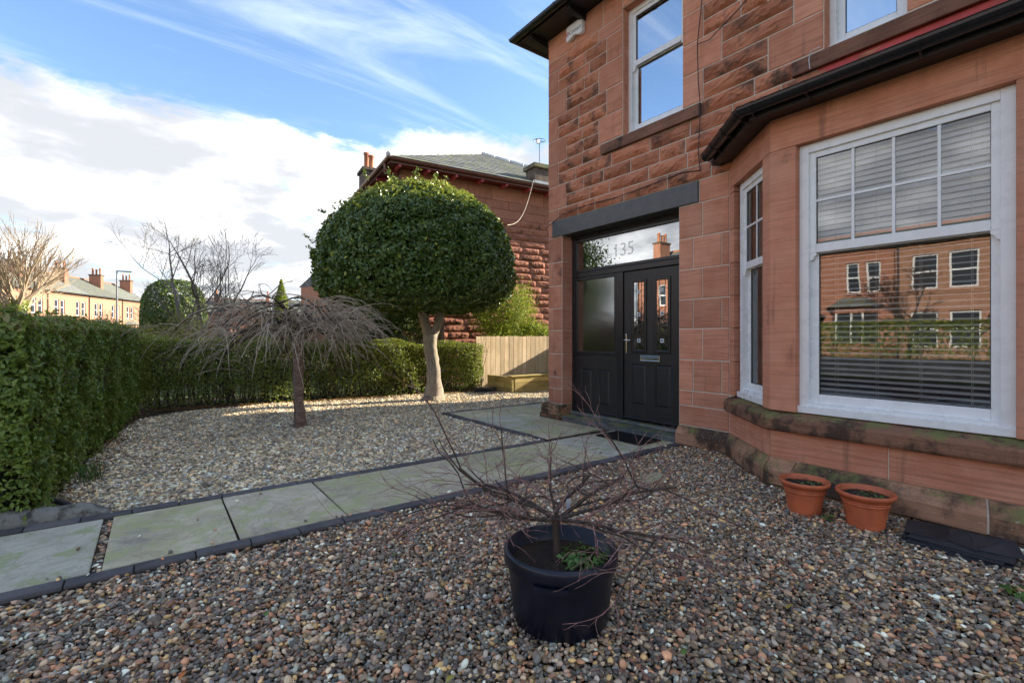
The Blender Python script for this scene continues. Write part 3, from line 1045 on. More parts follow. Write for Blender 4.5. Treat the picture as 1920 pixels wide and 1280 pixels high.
PL = [(-0.12, 0.03), (0.072, 0.03), (0.074, 0.15), (0.055, 0.185), (0.003, 0.245), (-0.12, 0.245)]
BASE = [(-0.12, -0.085), (0.062, -0.085), (0.066, 0.022), (-0.12, 0.022)]
AP = [(-0.14, 0.2475), (0.0, 0.2475), (0.0, 0.493), (-0.14, 0.493)]
SL = [(-0.16, 0.496), (0.055, 0.496), (0.07, 0.515), (0.072, 0.60), (0.055, 0.625), (-0.07, 0.665), (-0.16, 0.665)]
HD = [(-0.20, 2.953), (0.0, 2.953), (0.0, 3.235), (-0.20, 3.235)]
for s0, s1 in ((0, 1),):
    bay_block('plinth_stone', 0, 0.02, 1, PL, 'plinth')
    bay_block('base_stone', 0, 0.03, 1, BASE, 'base_stone')
for seg, sp in ((1, (0, 1)), (2, (0, 0.13, 0.80, 1)), (3, (0, 1)), (4, (0, 0.5, 1))):
    for s0, s1 in zip(sp[:-1], sp[1:]):
        bay_block('plinth_stone', seg, s0, s1, PL, 'plinth', joint=0.006 if s0 > 0 or s1 < 1 else 0.001)
for seg, sp in ((1, (0, 0.55, 1)), (2, (0, .22, .40, .58, .74, 1)), (3, (0, 1)), (4, (0, .5, 1))):
    for s0, s1 in zip(sp[:-1], sp[1:]):
        bay_block('base_stone', seg, s0, s1, BASE, 'base_stone', joint=0.007)
for seg, sp in ((1, (0, 0.84, 1)), (2, (0, 0.495, 1)), (3, (0, 1))):
    for s0, s1 in zip(sp[:-1], sp[1:]):
        bay_block('apron_stone', seg, s0, s1, AP, 'ashlar', joint=0.004)
for seg in (1, 2, 3):
    bay_block('sill', seg, 0, 1, SL, 'sill_moss', joint=0.003, bevel=0.008)
for seg in (1, 2, 3):
    bay_block('lintel', seg, 0, 1, HD, 'ashlar', joint=0.002)
for seg in (1, 2, 3):
    bay_block('pointing', seg, 0, 1, [(-0.10, 0.0355), (0.062, 0.0355), (0.062, 0.15), (-0.008, 0.232), (-0.008, 0.492), (-0.10, 0.492)], 'mortar', joint=0.001, bevel=0)
LF = (BP[3] - BP[2]).length
LC = (BP[2] - BP[1]).length


def pier(seg, s0, s1, corner=None):
    pr = [(-0.17, 0.667), (0.0, 0.667), (0.0, 2.951), (-0.17, 2.951)]
    return bay_block('pier', seg, s0, s1, pr, 'ashlar_worn', bevel=0.004, joint=0.0)


# corner piers are single stones turning the angle
def corner_pier(i, sa, sb):
    """stone round corner i: sa metres back along the segment before, sb metres along the one after"""
    mb = MB()
    a, c, b = BP[i - 1], BP[i], BP[i + 1]
    u0, u1 = (a - c).normalized(), (b - c).normalized()
    ci = bay_off(i, -0.17)
    n0 = Vector((-u0.y, u0.x)) * -1
    p0 = c + u0 * sa
    p1 = c + u1 * sb
    def inw(q, i0, i1):
        t = (BP[i1] - BP[i0]).normalized()
        return q - Vector((t.y, -t.x)) * 0.17
    poly = [tuple(p0), tuple(c), tuple(p1), tuple(inw(p1, i, i + 1)), tuple(ci), tuple(inw(p0, i - 1, i))]
    mb.prism(poly, 0.667, 2.951)
    return obj('pier', mb, MATS['ashlar_worn'], house, bevel=0.005)


corner_pier(2, 0.165, 0.215)
corner_pier(3, 0.215, 0.165)
# jamb stones of the canted lights, next to the wall
for a, b in zip(cz[2:-1], cz[3:]):
    pr = [(-0.17, a + .003), (0.0, a + .003), (0.0, b - .003), (-0.17, b - .003)]
    bay_block('stone', 1, 0, 0.13, pr, 'ashlar', joint=0.001)
    bay_block('stone', 3, 0.87, 1, pr, 'ashlar', joint=0.001)
pr = [(-0.17, 2.888), (0.0, 2.888), (0.0, 2.951), (-0.17, 2.951)]
bay_block('stone', 1, 0, 0.13, pr, 'ashlar', joint=0.001)
bay_block('stone', 3, 0.87, 1, pr, 'ashlar', joint=0.001)

# ---- bay eaves: soffit, fascia, gutter, roof
for seg in (1, 2, 3):
    bay_block('soffit', seg, -0.06 if seg == 1 else 0, 1, [(-0.05, 3.237), (0.20, 3.215), (0.20, 3.30), (-0.05, 3.30)], 'soffit_black', joint=0, bevel=0)


def half_gutter(path3, r, m, parent, name='gutter', local=False):
    """half-round gutter along a list of points, open on top, with a small lip"""
    prof = [(math.cos(a) * r, math.sin(a) * r) for a in [math.pi + math.pi * k / 10 for k in range(11)]]
    prof = [(-r - .004, .008), *prof, (r + .004, .008)]
    inner = [(x * 0.86, y * 0.86 + .006) for x, y in prof[::-1]]
    prof = prof + inner
    mb = MB()
    n = len(prof)
    pts = [Vector(q) for q in path3]
    for i, q in enumerate(pts):
        t0 = (pts[i] - pts[i - 1]).normalized() if i else None
        t1 = (pts[i + 1] - pts[i]).normalized() if i < len(pts) - 1 else None
        t = ((t0 or t1) + (t1 or t0)).normalized()
        side = Vector((t.y, -t.x, 0))
        k = 1 / max(0.3, t.dot(t1 or t0))
        for x, y in prof:
            mb.v.append(tuple(q + side * x * k + Vector((0, 0, y))))
    for i in range(len(pts) - 1):
        for k in range(n):
            a, b = i * n + k, i * n + (k + 1) % n
            mb.f.append((a, b, b + n, a + n))
    mb.f.append(tuple(range(n - 1, -1, -1)))
    mb.f.append(tuple((len(pts) - 1) * n + k for k in range(n)))
    return obj(name, mb, MATS[m], parent, smooth=False, local=local)


def lerp3(a, b, t):
    return Vector(a).lerp(Vector(b), t)


def gutter_collar(p, t, r, m, parent, w=0.03, name='gutter_bracket'):
    t = Vector(t).normalized()
    p = Vector(p)
    return half_gutter([p - t * w, p + t * w], r, m, parent, name)


def off3(i, d, q):
    o = bay_off(i, d)
    return Vector((o.x, o.y, q))


GZ = 3.305
gp = [lerp3(off3(1, 0.265, GZ), off3(2, 0.265, GZ), -0.02), off3(2, 0.265, GZ), off3(3, 0.265, GZ), off3(4, 0.265, GZ)]
half_gutter(gp, 0.062, 'black_plastic', house)
for sg, ts in ((0, (0.03, 0.30, 0.62, 0.93)), (1, (0.04, 0.26, 0.62, 0.97)), (2, (0.1, 0.5, 0.9))):
    for t_ in ts:
        q = lerp3(gp[sg], gp[sg + 1], t_)
        gutter_collar(q, gp[sg + 1] - gp[sg], 0.067, 'black_plastic', house, 0.014 if t_ > .04 and t_ < .9 else .03)
        # strap back to the fascia
        nn = (gp[sg + 1] - gp[sg]).normalized()
        inn = Vector((-nn.y, nn.x, 0))
        obj('gutter_strap', MB().tube([q + Vector((0, 0, -0.066)), q + inn * 0.07 + Vector((0, 0, -0.092)), q + inn * 0.12 + Vector((0, 0, -0.08))], 0.006, 5),
            MATS['black_plastic'], house)
# roof of the bay: stepped courses of dark slate
RT = [Vector((W + .02, 2.45, 3.70)), Vector((W + .02, 1.98, 3.70)), Vector((W + .02, 0.40, 3.70)), Vector((W + .02, -0.07, 3.70))]
RE = [off3(1, 0.235, 3.318), off3(2, 0.235, 3.318), off3(3, 0.235, 3.318), off3(4, 0.235, 3.318)]
RE[0] = Vector((W + 0.02, RE[0].y + .1, 3.318))
RE[3] = Vector((W + 0.02, RE[3].y - .1, 3.318))
broof = obj('roof', MB().add([*RE, *RT], [(0, 1, 5, 4), (1, 2, 6, 5), (2, 3, 7, 6), (3, 0, 4, 7), (3, 2, 1, 0), (4, 5, 6, 7)]), MATS['slate_dark'], house)
for sgm in range(3):
    nrows = 8
    for r_ in range(nrows):
        a0, a1 = r_ / nrows, min(1, (r_ + 1.25) / nrows)
        nsl = (5, 8, 5)[sgm]
        A0, B0 = lerp3(RE[sgm], RT[sgm], a0), lerp3(RE[sgm + 1], RT[sgm + 1], a0)
        A1, B1 = lerp3(RE[sgm], RT[sgm], a1), lerp3(RE[sgm + 1], RT[sgm + 1], a1)
        nn = (B0 - A0).cross(A1 - A0).normalized()
        if nn.z < 0:
            nn = -nn
        for c_ in range(nsl):
            o_ = 0.5 / nsl * (r_ % 2)
            f0, f1 = max(0, c_ / nsl - o_) + .004, min(1, (c_ + 1) / nsl - o_) - .004
            lift0, lift1 = nn * (0.020 + random.uniform(0, .004)), nn * 0.006
            q = [lerp3(A0, B0, f0) + lift0, lerp3(A0, B0, f1) + lift0, lerp3(A1, B1, f1) + lift1, lerp3(A1, B1, f0) + lift1]
            lo = [v - nn * 0.008 for v in q]
            obj('slate', MB().add(q + lo, [(0, 1, 2, 3), (7, 6, 5, 4), (0, 4, 5, 1), (1, 5, 6, 2), (2, 6, 7, 3), (3, 7, 4, 0)]), MATS['slate_dark'], broof)
# red painted fillet where the roof meets the wall
obj('flashing', MB().add([(W - .006, 1.95, 3.888), (W - .006, -0.5, 3.888), (W - 0.12, -0.5, 3.71), (W - 0.12, 1.55, 3.69), (W - .006, 1.95, 3.66), (W - .006, -0.5, 3.66)],
                         [(0, 1, 2, 3), (3, 2, 5, 4), (0, 3, 4), (1, 5, 2)]), MATS['red_paint'], house)

# ---- main roof and eaves
ex0, ey1 = W - 0.34, 6.21
RZ = 6.10
obj('soffit', MB().box(ex0, W + 0.3, -6.3, ey1, RZ, RZ + 0.02).box(W + 0.301, 15.3, 5.7, ey1, RZ, RZ + 0.02), MATS['soffit_black'], house)
obj('fascia', MB().box(ex0 - .022, ex0 - 0.002, -6.3, ey1 + .022, RZ - 0.01, RZ + 0.15).box(ex0 - .001, 15.3, ey1 + 0.002, ey1 + 0.022, RZ - 0.01, RZ + 0.15), MATS['soffit_black'], house)
half_gutter([(15.3, ey1 + 0.075, RZ + 0.065), (ex0 - 0.075, ey1 + 0.075, RZ + 0.065), (ex0 - 0.075, -6.3, RZ + 0.065)], 0.06, 'black_plastic', house)
for y in (6.12, 5.25, 4.4, 3.5, 2.6):
    gutter_collar((ex0 - 0.075, y, RZ + 0.065), (0, 1, 0), 0.065, 'black_plastic', house, 0.02)
for y in (5.95, 5.08, 4.22, 3.36, 2.5, 1.64):
    mb = MB()
    mb.add([(ex0 + .01, y - .035, RZ - .003), (W - .001, y - .035, RZ - .003), (W - .001, y - .035, RZ - .11), (ex0 + .10, y - .035, RZ - .075), (ex0 + .01, y - .035, RZ - .05),
            (ex0 + .01, y + .035, RZ - .003), (W - .001, y + .035, RZ - .003), (W - .001, y + .035, RZ - .11), (ex0 + .10, y + .035, RZ - .075), (ex0 + .01, y + .035, RZ - .05)],
           [(0, 1, 2, 3, 4), (9, 8, 7, 6, 5), (0, 4, 9, 5), (4, 3, 8, 9), (3, 2, 7, 8), (2, 1, 6, 7), (1, 0, 5, 6)])
    obj('rafter_foot', mb, MATS['soffit_black'], house)
E1, E2, E3, E4 = (ex0 - .03, ey1 + .03), (15.33, ey1 + .03), (15.33, -6.3), (ex0 - .03, -6.3)
zr, zt = RZ + 0.13, RZ + 0.13 + 2.4
rm = MB().add([(*E1, zr), (*E2, zr), (*E3, zr), (*E4, zr), (10.04, 0.96, zt), (10.04, -1.02, zt)],
              [(0, 4, 1), (1, 4, 5, 2), (2, 5, 3), (3, 5, 4, 0), (0, 1, 2, 3)])
obj('roof', rm, MATS['slate'], house)

# ---- windows
def box_obj(name, b, m, parent, bevel=0.004):
    return obj(name, MB().box(*b), MATS[m], parent, bevel=bevel, local=True)


def frame_mb(x0, x1, z0, z1, w, y0, y1, wb=None, wt=None):
    wb, wt = wb or w, wt or w
    return (MB().box(x0, x0 + w, y0, y1, z0, z1).box(x1 - w, x1, y0, y1, z0, z1)
            .box(x0 + w, x1 - w, y0, y1, z0, z0 + wb).box(x0 + w, x1 - w, y0, y1, z1 - wt, z1))


def sash_window(parent, loc, rotz, w, h, meet, bars=(3, 1), pane='pane_clear', name='window', fw=0.075, sill=True):
    """vertical sliding sash; local x to the right as seen from outside, y into the room"""
    win = obj(name, frame_mb(0, w, 0, h, fw, 0, 0.10, wb=0.085), MATS['white_upvc'], None, bevel=0.004)
    win.parent = parent
    win.matrix_parent_inverse = ROOT[parent.name].inverted()
    win.location = loc
    win.rotation_euler = (0, 0, rotz)
    if sill:
        box_obj('window_sill', (-0.005, w + 0.005, -0.03, 0.0, 0.0, 0.06), 'white_upvc', win)
    s = 0.06
    # upper sash, towards the outside
    box = (fw - 0.012, w - fw + 0.012, meet - 0.012, h - fw + 0.012)
    obj('sash', frame_mb(*box, s, 0.022, 0.062, wb=0.075), MATS['white_upvc'], win, bevel=0.005, local=True)
    gx0, gx1, gz0, gz1 = box[0] + s, box[1] - s, box[2] + 0.075, box[3] - s
    obj('gasket', frame_mb(gx0 - .001, gx1 + .001, gz0 - .001, gz1 + .001, 0.005, 0.034, 0.039), MATS['gasket'], win, local=True)
    obj('pane', MB().quad((gx0 - .004, 0.042, gz0 - .004), (gx1 + .004, 0.042, gz0 - .004), (gx1 + .004, 0.042, gz1 + .004), (gx0 - .004, 0.042, gz1 + .004)), MATS[pane], win, local=True)
    nx_, nz_ = bars
    for i in range(nx_):
        c = gx0 + (gx1 - gx0) * (i + 1) / (nx_ + 1)
        box_obj('glazing_bar', (c - 0.011, c + 0.011, 0.030, 0.0395, gz0, gz1), 'white_upvc', win, 0.003)
    for i in range(nz_):
        c = gz0 + (gz1 - gz0) * (i + 1) / (nz_ + 1)
        box_obj('glazing_bar', (gx0, gx1, 0.0285, 0.0392, c - 0.011, c + 0.011), 'white_upvc', win, 0.003)
    # lower sash, set back
    box = (fw - 0.012, w - fw + 0.012, 0.085 - 0.01, meet + 0.03)
    obj('sash', frame_mb(*box, s + .006, 0.064, 0.098, wb=0.085, wt=0.05), MATS['white_upvc'], win, bevel=0.005, local=True)
    gx0, gx1, gz0, gz1 = box[0] + s + .006, box[1] - s - .006, box[2] + 0.085, box[3] - .05
    obj('gasket', frame_mb(gx0 - .001, gx1 + .001, gz0 - .001, gz1 + .001, 0.006, 0.072, 0.077), MATS['gasket'], win, local=True)
    obj('pane', MB().quad((gx0 - .004, 0.080, gz0 - .004), (gx1 + .004, 0.080, gz0 - .004), (gx1 + .004, 0.080, gz1 + .004), (gx0 - .004, 0.080, gz1 + .004)), MATS[pane], win, local=True)
    # sash horns
    for x in (fw - 0.010, w - fw - 0.05):
        mb = MB()
        pr = [(0, 0), (0.06, 0), (0.06, -0.02), (0.04, -0.035), (0.03, -0.06), (0, -0.065)]
        if x > w / 2:
            pr = [(0.06 - a, b) for a, b in pr]
        mb.add([(x + a, 0.0225, meet - 0.012 + b) for a, b in pr] + [(x + a, 0.0615, meet - 0.012 + b) for a, b in pr],
               [tuple(range(6)), tuple(range(11, 5, -1))] + [(i, 6 + i, 6 + (i + 1) % 6, (i + 1) % 6) for i in range(6)])
        obj('sash_horn', mb, MATS['white_upvc'], win, local=True)
    return win


sash_window(house, (4.462, 1.843, 0.667), -math.pi / 2, 1.303, 2.283, 1.37, (3, 1))
canted_rot = math.atan2(BP[2].y - BP[1].y, BP[2].x - BP[1].x)
tdir = (BP[2] - BP[1]).normalized()
inn = Vector((-tdir.y, tdir.x))
c0 = BP[1] + tdir * 0.142 + inn * 0.062
sash_window(house, (c0.x, c0.y, 0.667), canted_rot, LC - 0.142 - 0.167, 2.283, 1.37, (1, 1), fw=0.07)
tdir2 = (BP[4] - BP[3]).normalized()
inn2 = Vector((-tdir2.y, tdir2.x))
c0 = BP[3] + tdir2 * 0.167 + inn2 * 0.062
sash_window(house, (c0.x, c0.y, 0.667), math.atan2(tdir2.y, tdir2.x), LC - 0.142 - 0.167, 2.283, 1.37, (1, 1), fw=0.07)
sash_window(house, (W + 0.12, 4.358, 4.06), -math.pi / 2, 0.926, 1.735, 0.96, (0, 0), 'pane_sky', fw=0.06)
sash_window(house, (W + 0.12, 1.898, 4.06), -math.pi / 2, 0.626, 1.735, 0.96, (0, 0), 'pane_sky', fw=0.06)
sash_window(house, (W + 0.12, 0.998, 4.06), -math.pi / 2, 0.596, 1.735, 0.96, (0, 0), 'pane_sky', fw=0.06)
for y0, y1 in ((3.46, 4.33), (1.3, 1.87), (0.43, 0.97)):
    obj('roller_blind', MB().box(W + 0.262, W + 0.27, y0, y1, 4.9, 5.79), MATS['curtain'], house)
# drawn-back curtain in the canted light
mb = MB()
for i in range(9):
    c = BP[1] + tdir * (0.35 + 0.05 * i) + inn * (0.30 + 0.025 * (i % 2))
    mb.v += [(c.x, c.y, 0.7), (c.x, c.y, 2.94)]
mb.f = [(2 * i, 2 * i + 2, 2 * i + 3, 2 * i + 1) for i in range(8)]
cur = obj('curtain', mb, MATS['curtain'], house)
sm = cur.modifiers.new('thick', 'SOLIDIFY')
sm.thickness = 0.006

# venetian blind inside the wide bay light
blind = thing('venetian_blind', 'white venetian blind with open slats inside the wide bay window', 'blind', (4.585, 1.19, 0.75))
slat_me = MB()
sp = [(-0.024, -0.0005), (-0.012, 0.002), (0.0, 0.003), (0.012, 0.002), (0.024, -0.0005)]
slat_me.v = [(x, s_ * 0.565, q) for s_ in (-1, 1) for x, q in sp] + [(x, s_ * 0.565, q - 0.0012) for s_ in (-1, 1) for x, q in sp]
slat_me.f = [(i, i + 1, 5 + i + 1, 5 + i) for i in range(4)] + [(10 + i, 15 + i, 15 + i + 1, 10 + i + 1) for i in range(4)] + \
            [(0, 5, 15, 10), (4, 14, 19, 9)]
sme = slat_me.mesh('slat', MATS['blind_white'])
for i in range(48):
    o = bpy.data.objects.new('slat', sme)
    link(o, blind)
    o.location = (4.585 + random.uniform(-.001, .001), 1.19, 0.785 + i * 0.0440)
    o.rotation_euler = (0, math.radians((-54 if i > 28 else -18) + random.uniform(-3, 3)), 0)
obj('head_rail', MB().box(4.562, 4.612, 0.62, 1.76, 2.895, 2.935), MATS['blind_white'], blind)
obj('bottom_rail', MB().box(4.565, 4.605, 0.625, 1.755, 0.752, 0.768), MATS['blind_white'], blind)
for y in (1.60, 1.32, 1.05, 0.77):
    for dx in (-0.026, 0.026):
        obj('ladder_cord', MB().tube([(4.585 + dx, y, 0.765), (4.585 + dx, y, 2.9)], 0.0018, 4), MATS['cord_white'], blind)

# ---- front door screen: frame, transom light, side light, door
XF = 5.345
# local frame: x to the right as seen from outside (towards -Y), y into the house
def facade_part(name, mb, m, parent, bevel=0.0, x=XF, y=5.578, z=0.135):
    o = obj(name, mb, MATS[m], None, bevel=bevel)
    o.parent = parent
    if parent is house:
        o.matrix_parent_inverse = ROOT[house.name].inverted()
        o.location = (x, y, z)
        o.rotation_euler = (0, 0, -math.pi / 2)
    return o


DW, DH = 2.096, 2.755
TR = 2.10          # transom underside
MU0, MU1 = 0.93, 1.045
mb = (MB().box(0, 0.06, 0, 0.07, 0, DH).box(DW - 0.06, DW, 0, 0.07, 0, DH).box(0.06, DW - 0.06, 0, 0.07, DH - 0.06, DH)
      .box(0.06, DW - 0.06, -0.006, 0.07, TR, TR + 0.075).box(MU0, MU1, -0.008, 0.07, 0, TR).box(0.06, MU0, 0, 0.07, 0, 0.05))
dframe = facade_part('door_frame', mb, 'black_frame', house, 0.006)
obj('head_board', MB().box(0.0, DW, -0.02, -0.002, DH - 0.035, DH + 0.008), MATS['black_frame'], dframe, bevel=0.006, local=True)
# transom light
tz0, tz1 = TR + 0.075, DH - 0.06
obj('casement', frame_mb(0.062, DW - 0.062, tz0 + .002, tz1 - .002, 0.045, -0.004, 0.06), MATS['black_frame'], dframe, bevel=0.006, local=True)
obj('pane', MB().box(0.105, DW - 0.105, 0.02, 0.026, tz0 + 0.045, tz1 - 0.045), MATS['pane_door'], dframe, local=True)


def text_mesh(name, body, size, mat, parent, loc, rot, extrude=0.0006, local=True, align='CENTER', shear=0.0):
    cu = bpy.data.curves.new(name, 'FONT')
    cu.body = body
    cu.size = size
    cu.extrude = extrude
    cu.align_x = align
    cu.shear = shear
    to = bpy.data.objects.new(name + '_tmp', cu)
    COL.objects.link(to)
    dg = bpy.context.evaluated_depsgraph_get()
    me = bpy.data.meshes.new_from_object(to.evaluated_get(dg))
    bpy.data.objects.remove(to)
    me.materials.clear()
    me.materials.append(MATS[mat])
    o = bpy.data.objects.new(name, me)
    link(o, parent, local)
    o.location = loc
    o.rotation_euler = rot
    return o


text_mesh('house_number', '135', 0.27, 'etched', dframe, (1.03, 0.0185, tz0 + 0.16), (math.pi / 2, 0, 0))
# side light: frosted pane over a panelled base
obj('casement', frame_mb(0.062, MU0 - 0.002, 0.90, TR - 0.002, 0.05, -0.004, 0.06), MATS['black_frame'], dframe, bevel=0.006, local=True)
obj('pane', MB().box(0.108, MU0 - 0.048, 0.02, 0.026, 0.945, TR - 0.047), MATS['pane_frost'], dframe, local=True)


def panel_board(name, x0, x1, z0, z1, panels, parent, y0=0.012, y1=0.055, holes=()):
    """board with raised fielded panels; panels = (x0, x1, z0, z1)"""
    mb = MB()
    hs = [(a, b, c, d) for a, b, c, d in list(panels) + list(holes)]
    xs_ = sorted({x0, x1, *[h[0] for h in hs], *[h[1] for h in hs]})
    zs_ = sorted({z0, z1, *[h[2] for h in hs], *[h[3] for h in hs]})
    for a, b in zip(xs_[:-1], xs_[1:]):
        for c, d in zip(zs_[:-1], zs_[1:]):
            xm, zm = (a + b) / 2, (c + d) / 2
            if not any(h[0] < xm < h[1] and h[2] < zm < h[3] for h in hs):
                mb.box(a, b, y0, y1, c, d)
    bm_o = obj(name, mb, MATS['black_door'], parent, local=True)
    for a, b, c, d in panels:
        k = 0.035
        m2 = MB()
        ring = lambda t, y: [(a + t, y, c + t), (b - t, y, c + t), (b - t, y, d - t), (a + t, y, d - t)]
        m2.add(ring(0, y0) + ring(0.010, y0 + 0.014) + ring(0.016, y0 + 0.014) + ring(k, y0 + 0.001),
               [(i, (i + 1) % 4, 4 + (i + 1) % 4, 4 + i) for i in range(4)] + [(4 + i, 4 + (i + 1) % 4, 8 + (i + 1) % 4, 8 + i) for i in range(4)] +
               [(8 + i, 8 + (i + 1) % 4, 12 + (i + 1) % 4, 12 + i) for i in range(4)] + [(12, 13, 14, 15)])
        obj('panel', m2, MATS['black_door'], bm_o if parent is house else parent, local=True)
    return bm_o


panel_board('base_board', 0.062, MU0 - 0.002, 0.052, 0.899, [(0.20, 0.42, 0.16, 0.68), (0.56, 0.78, 0.16, 0.68)], dframe)
# the door leaf
D0, D1 = MU1 + 0.012, DW - 0.062
door = MB()
door = obj('door', MB().box(D0 + .001, D1 - .001, 0.040, 0.058, 0.03, 0.90), MATS['black_door'], None)
door.parent = house
door.matrix_parent_inverse = ROOT[house.name].inverted()
door.location = (XF, 5.578, 0.135)
door.rotation_euler = (0, 0, -math.pi / 2)
gl = [(D0 + 0.135, D0 + 0.375, 0.965, 1.955), (D0 + 0.515, D0 + 0.755, 0.965, 1.955)]
pn_ = [(D0 + 0.125, D0 + 0.375, 0.235, 0.80), (D0 + 0.515, D0 + 0.765, 0.235, 0.80)]
panel_board('leaf', D0, D1, 0.03, TR - 0.012, pn_, door, holes=gl)
obj('weather_bar', MB().box(D0, D1, -0.016, 0.010, 0.034, 0.062), MATS['black_frame'], door, bevel=0.005, local=True)
for a, b, c, d in gl:
    obj('glazing_bead', frame_mb(a - .012, b + .012, c - .012, d + .012, 0.04, -0.004, 0.03), MATS['black_frame'], door, bevel=0.008, local=True)
    obj('pane', MB().box(a + .02, b - .02, 0.014, 0.02, c + .02, d - .02), MATS['pane_door'], door, local=True)
    xm = (a + b) / 2
    mb = MB()
    for x in (xm - 0.045, xm + 0.045):
        mb.box(x - 0.002, x + 0.002, 0.010, 0.0135, c + .02, d - .02)
    for q in (c + 0.12, c + 0.20, c + 0.5, d - 0.14, d - 0.07):
        mb.box(a + .02, b - .02, 0.0095, 0.0132, q - 0.002, q + 0.002)
    obj('leading', mb, MATS['lead_came'], door, local=True)
    for q, s_ in ((d - 0.16, 0.022), (c + 0.52, 0.026), (c + 0.16, 0.026)):
        t_ = obj('glass_tile', frame_mb(xm - s_, xm + s_, q - s_, q + s_, 0.013, 0.0065, 0.0125), MATS['bevel_glass'], door, local=True)
        obj('glass_tile', MB().box(xm - s_ + .014, xm + s_ - .014, 0.0075, 0.0122, q - s_ + .014, q + s_ - .014), MATS['lead_came'], door, local=True)
mb = MB().box(D0 + 0.022, D0 + 0.054, -0.002, 0.0115, 0.945, 1.215)
obj('handle_plate', mb, MATS['chrome'], door, bevel=0.006, local=True)
obj('handle', MB().tube([(D0 + 0.038, 0.0, 1.13), (D0 + 0.038, -0.045, 1.13), (D0 + 0.06, -0.052, 1.13), (D0 + 0.155, -0.052, 1.127)], [0.011, 0.011, 0.010, 0.008], 10), MATS['chrome'], door, smooth=True, local=True)
obj('letter_box', frame_mb(D0 + 0.285, D0 + 0.605, 0.842, 0.922, 0.016, -0.004, 0.0115).box(D0 + 0.30, D0 + 0.59, 0.002, 0.011, 0.857, 0.897), MATS['chrome'], door, bevel=0.004, local=True)
# hall behind the door glass
obj('hall_lining', MB().box(XF + 0.5, XF + 0.52, 3.3, 5.5, 0.1, 3.0), MATS['room_wall'], house)

# ---- cables clipped to the front wall
def cable(pts, r, m, parent, name='cable'):
    return obj(name, MB().tube(pts, r, 5), MATS[m], parent)


XC = W - 0.012
cable([(XC - .03, 3.14, 6.08), (XC - .03, 3.15, 5.2), (XC - .04, 3.20, 4.72), (XC - .04, 3.19, 4.3), (XC - .045, 3.165, 4.05), (XC - .05, 3.16, 3.86), (XC - .04, 3.19, 3.45), (XC - .045, 3.16, 3.24)], 0.006, 'cable_black', house)
cable([(XC - .04, 3.20, 4.72), (XC - .04, 3.05, 4.70), (XC - .045, 2.70, 4.86), (XC - .04, 2.35, 5.1), (XC - .03, 2.3, 5.6), (XC - .03, 2.25, 6.08)], 0.006, 'cable_black', house)
cable([(XC - .045, 3.16, 3.24), (XC - .04, 3.4, 3.28), (XC - .045, 3.8, 3.25), (XC - .045, 4.4, 3.22), (XC - .045, 5.0, 3.235), (XC - .04, 5.45, 3.215), (XC - .025, 5.70, 3.15), (XC - .03, 5.92, 3.06)], 0.006, 'cable_black', house)
cable([(W - .07, 1.90, 4.06), (W - .085, 1.98, 4.05), (W - .08, 2.0, 3.98), (W - .08, 1.99, 3.88)], 0.004, 'cable_white', house)

# ---- alarm box
alarm = thing('alarm_box', 'white burglar alarm box under the eaves beside the upper window', 'alarm box', (W, 5.24, 5.86))
mb = MB()
pr = [(-0.17, 0.0), (-0.165, 0.17), (-0.14, 0.205), (0.14, 0.205), (0.165, 0.17), (0.17, 0.0), (0.13, -0.025), (0.06, 0.0), (0.0, 0.03), (-0.06, 0.0), (-0.13, -0.025)]
n = len(pr)
mb.v = [(W - 0.075, 5.24 - a, 5.83 + b) for a, b in pr] + [(W - 0.006, 5.24 - a * 1.05, 5.83 + b * 1.05) for a, b in pr]
mb.f = [tuple(range(n - 1, -1, -1)), tuple(range(n, 2 * n))] + [(i, (i + 1) % n, n + (i + 1) % n, n + i) for i in range(n)]
obj('cover', mb, MATS['alarm_white'], alarm, bevel=0.012, seg=3)
o = text_mesh('lettering', 'Contact', 0.078, 'print_dark', alarm, (W - 0.0765, 5.21, 5.885), (math.pi / 2, 0, -math.pi / 2), local=False)
mb = MB()
ring = [(math.cos(2 * math.pi * k / 24), math.sin(2 * math.pi * k / 24)) for k in range(24)]
yc, zc = 5.37, 5.912
mb.v = [(W - 0.0762, yc - c * 0.030, zc + s_ * 0.036) for c, s_ in ring] + [(W - 0.0762, yc - c * 0.020, zc + s_ * 0.026) for c, s_ in ring]
mb.f = [(i, (i + 1) % 24, 24 + (i + 1) % 24, 24 + i) for i in range(24)]
mb.add([(W - 0.0763, yc - c * 0.011, zc + s_ * 0.014) for c, s_ in ring], [tuple(range(24))])
obj('emblem', mb, MATS['print_red'], alarm)

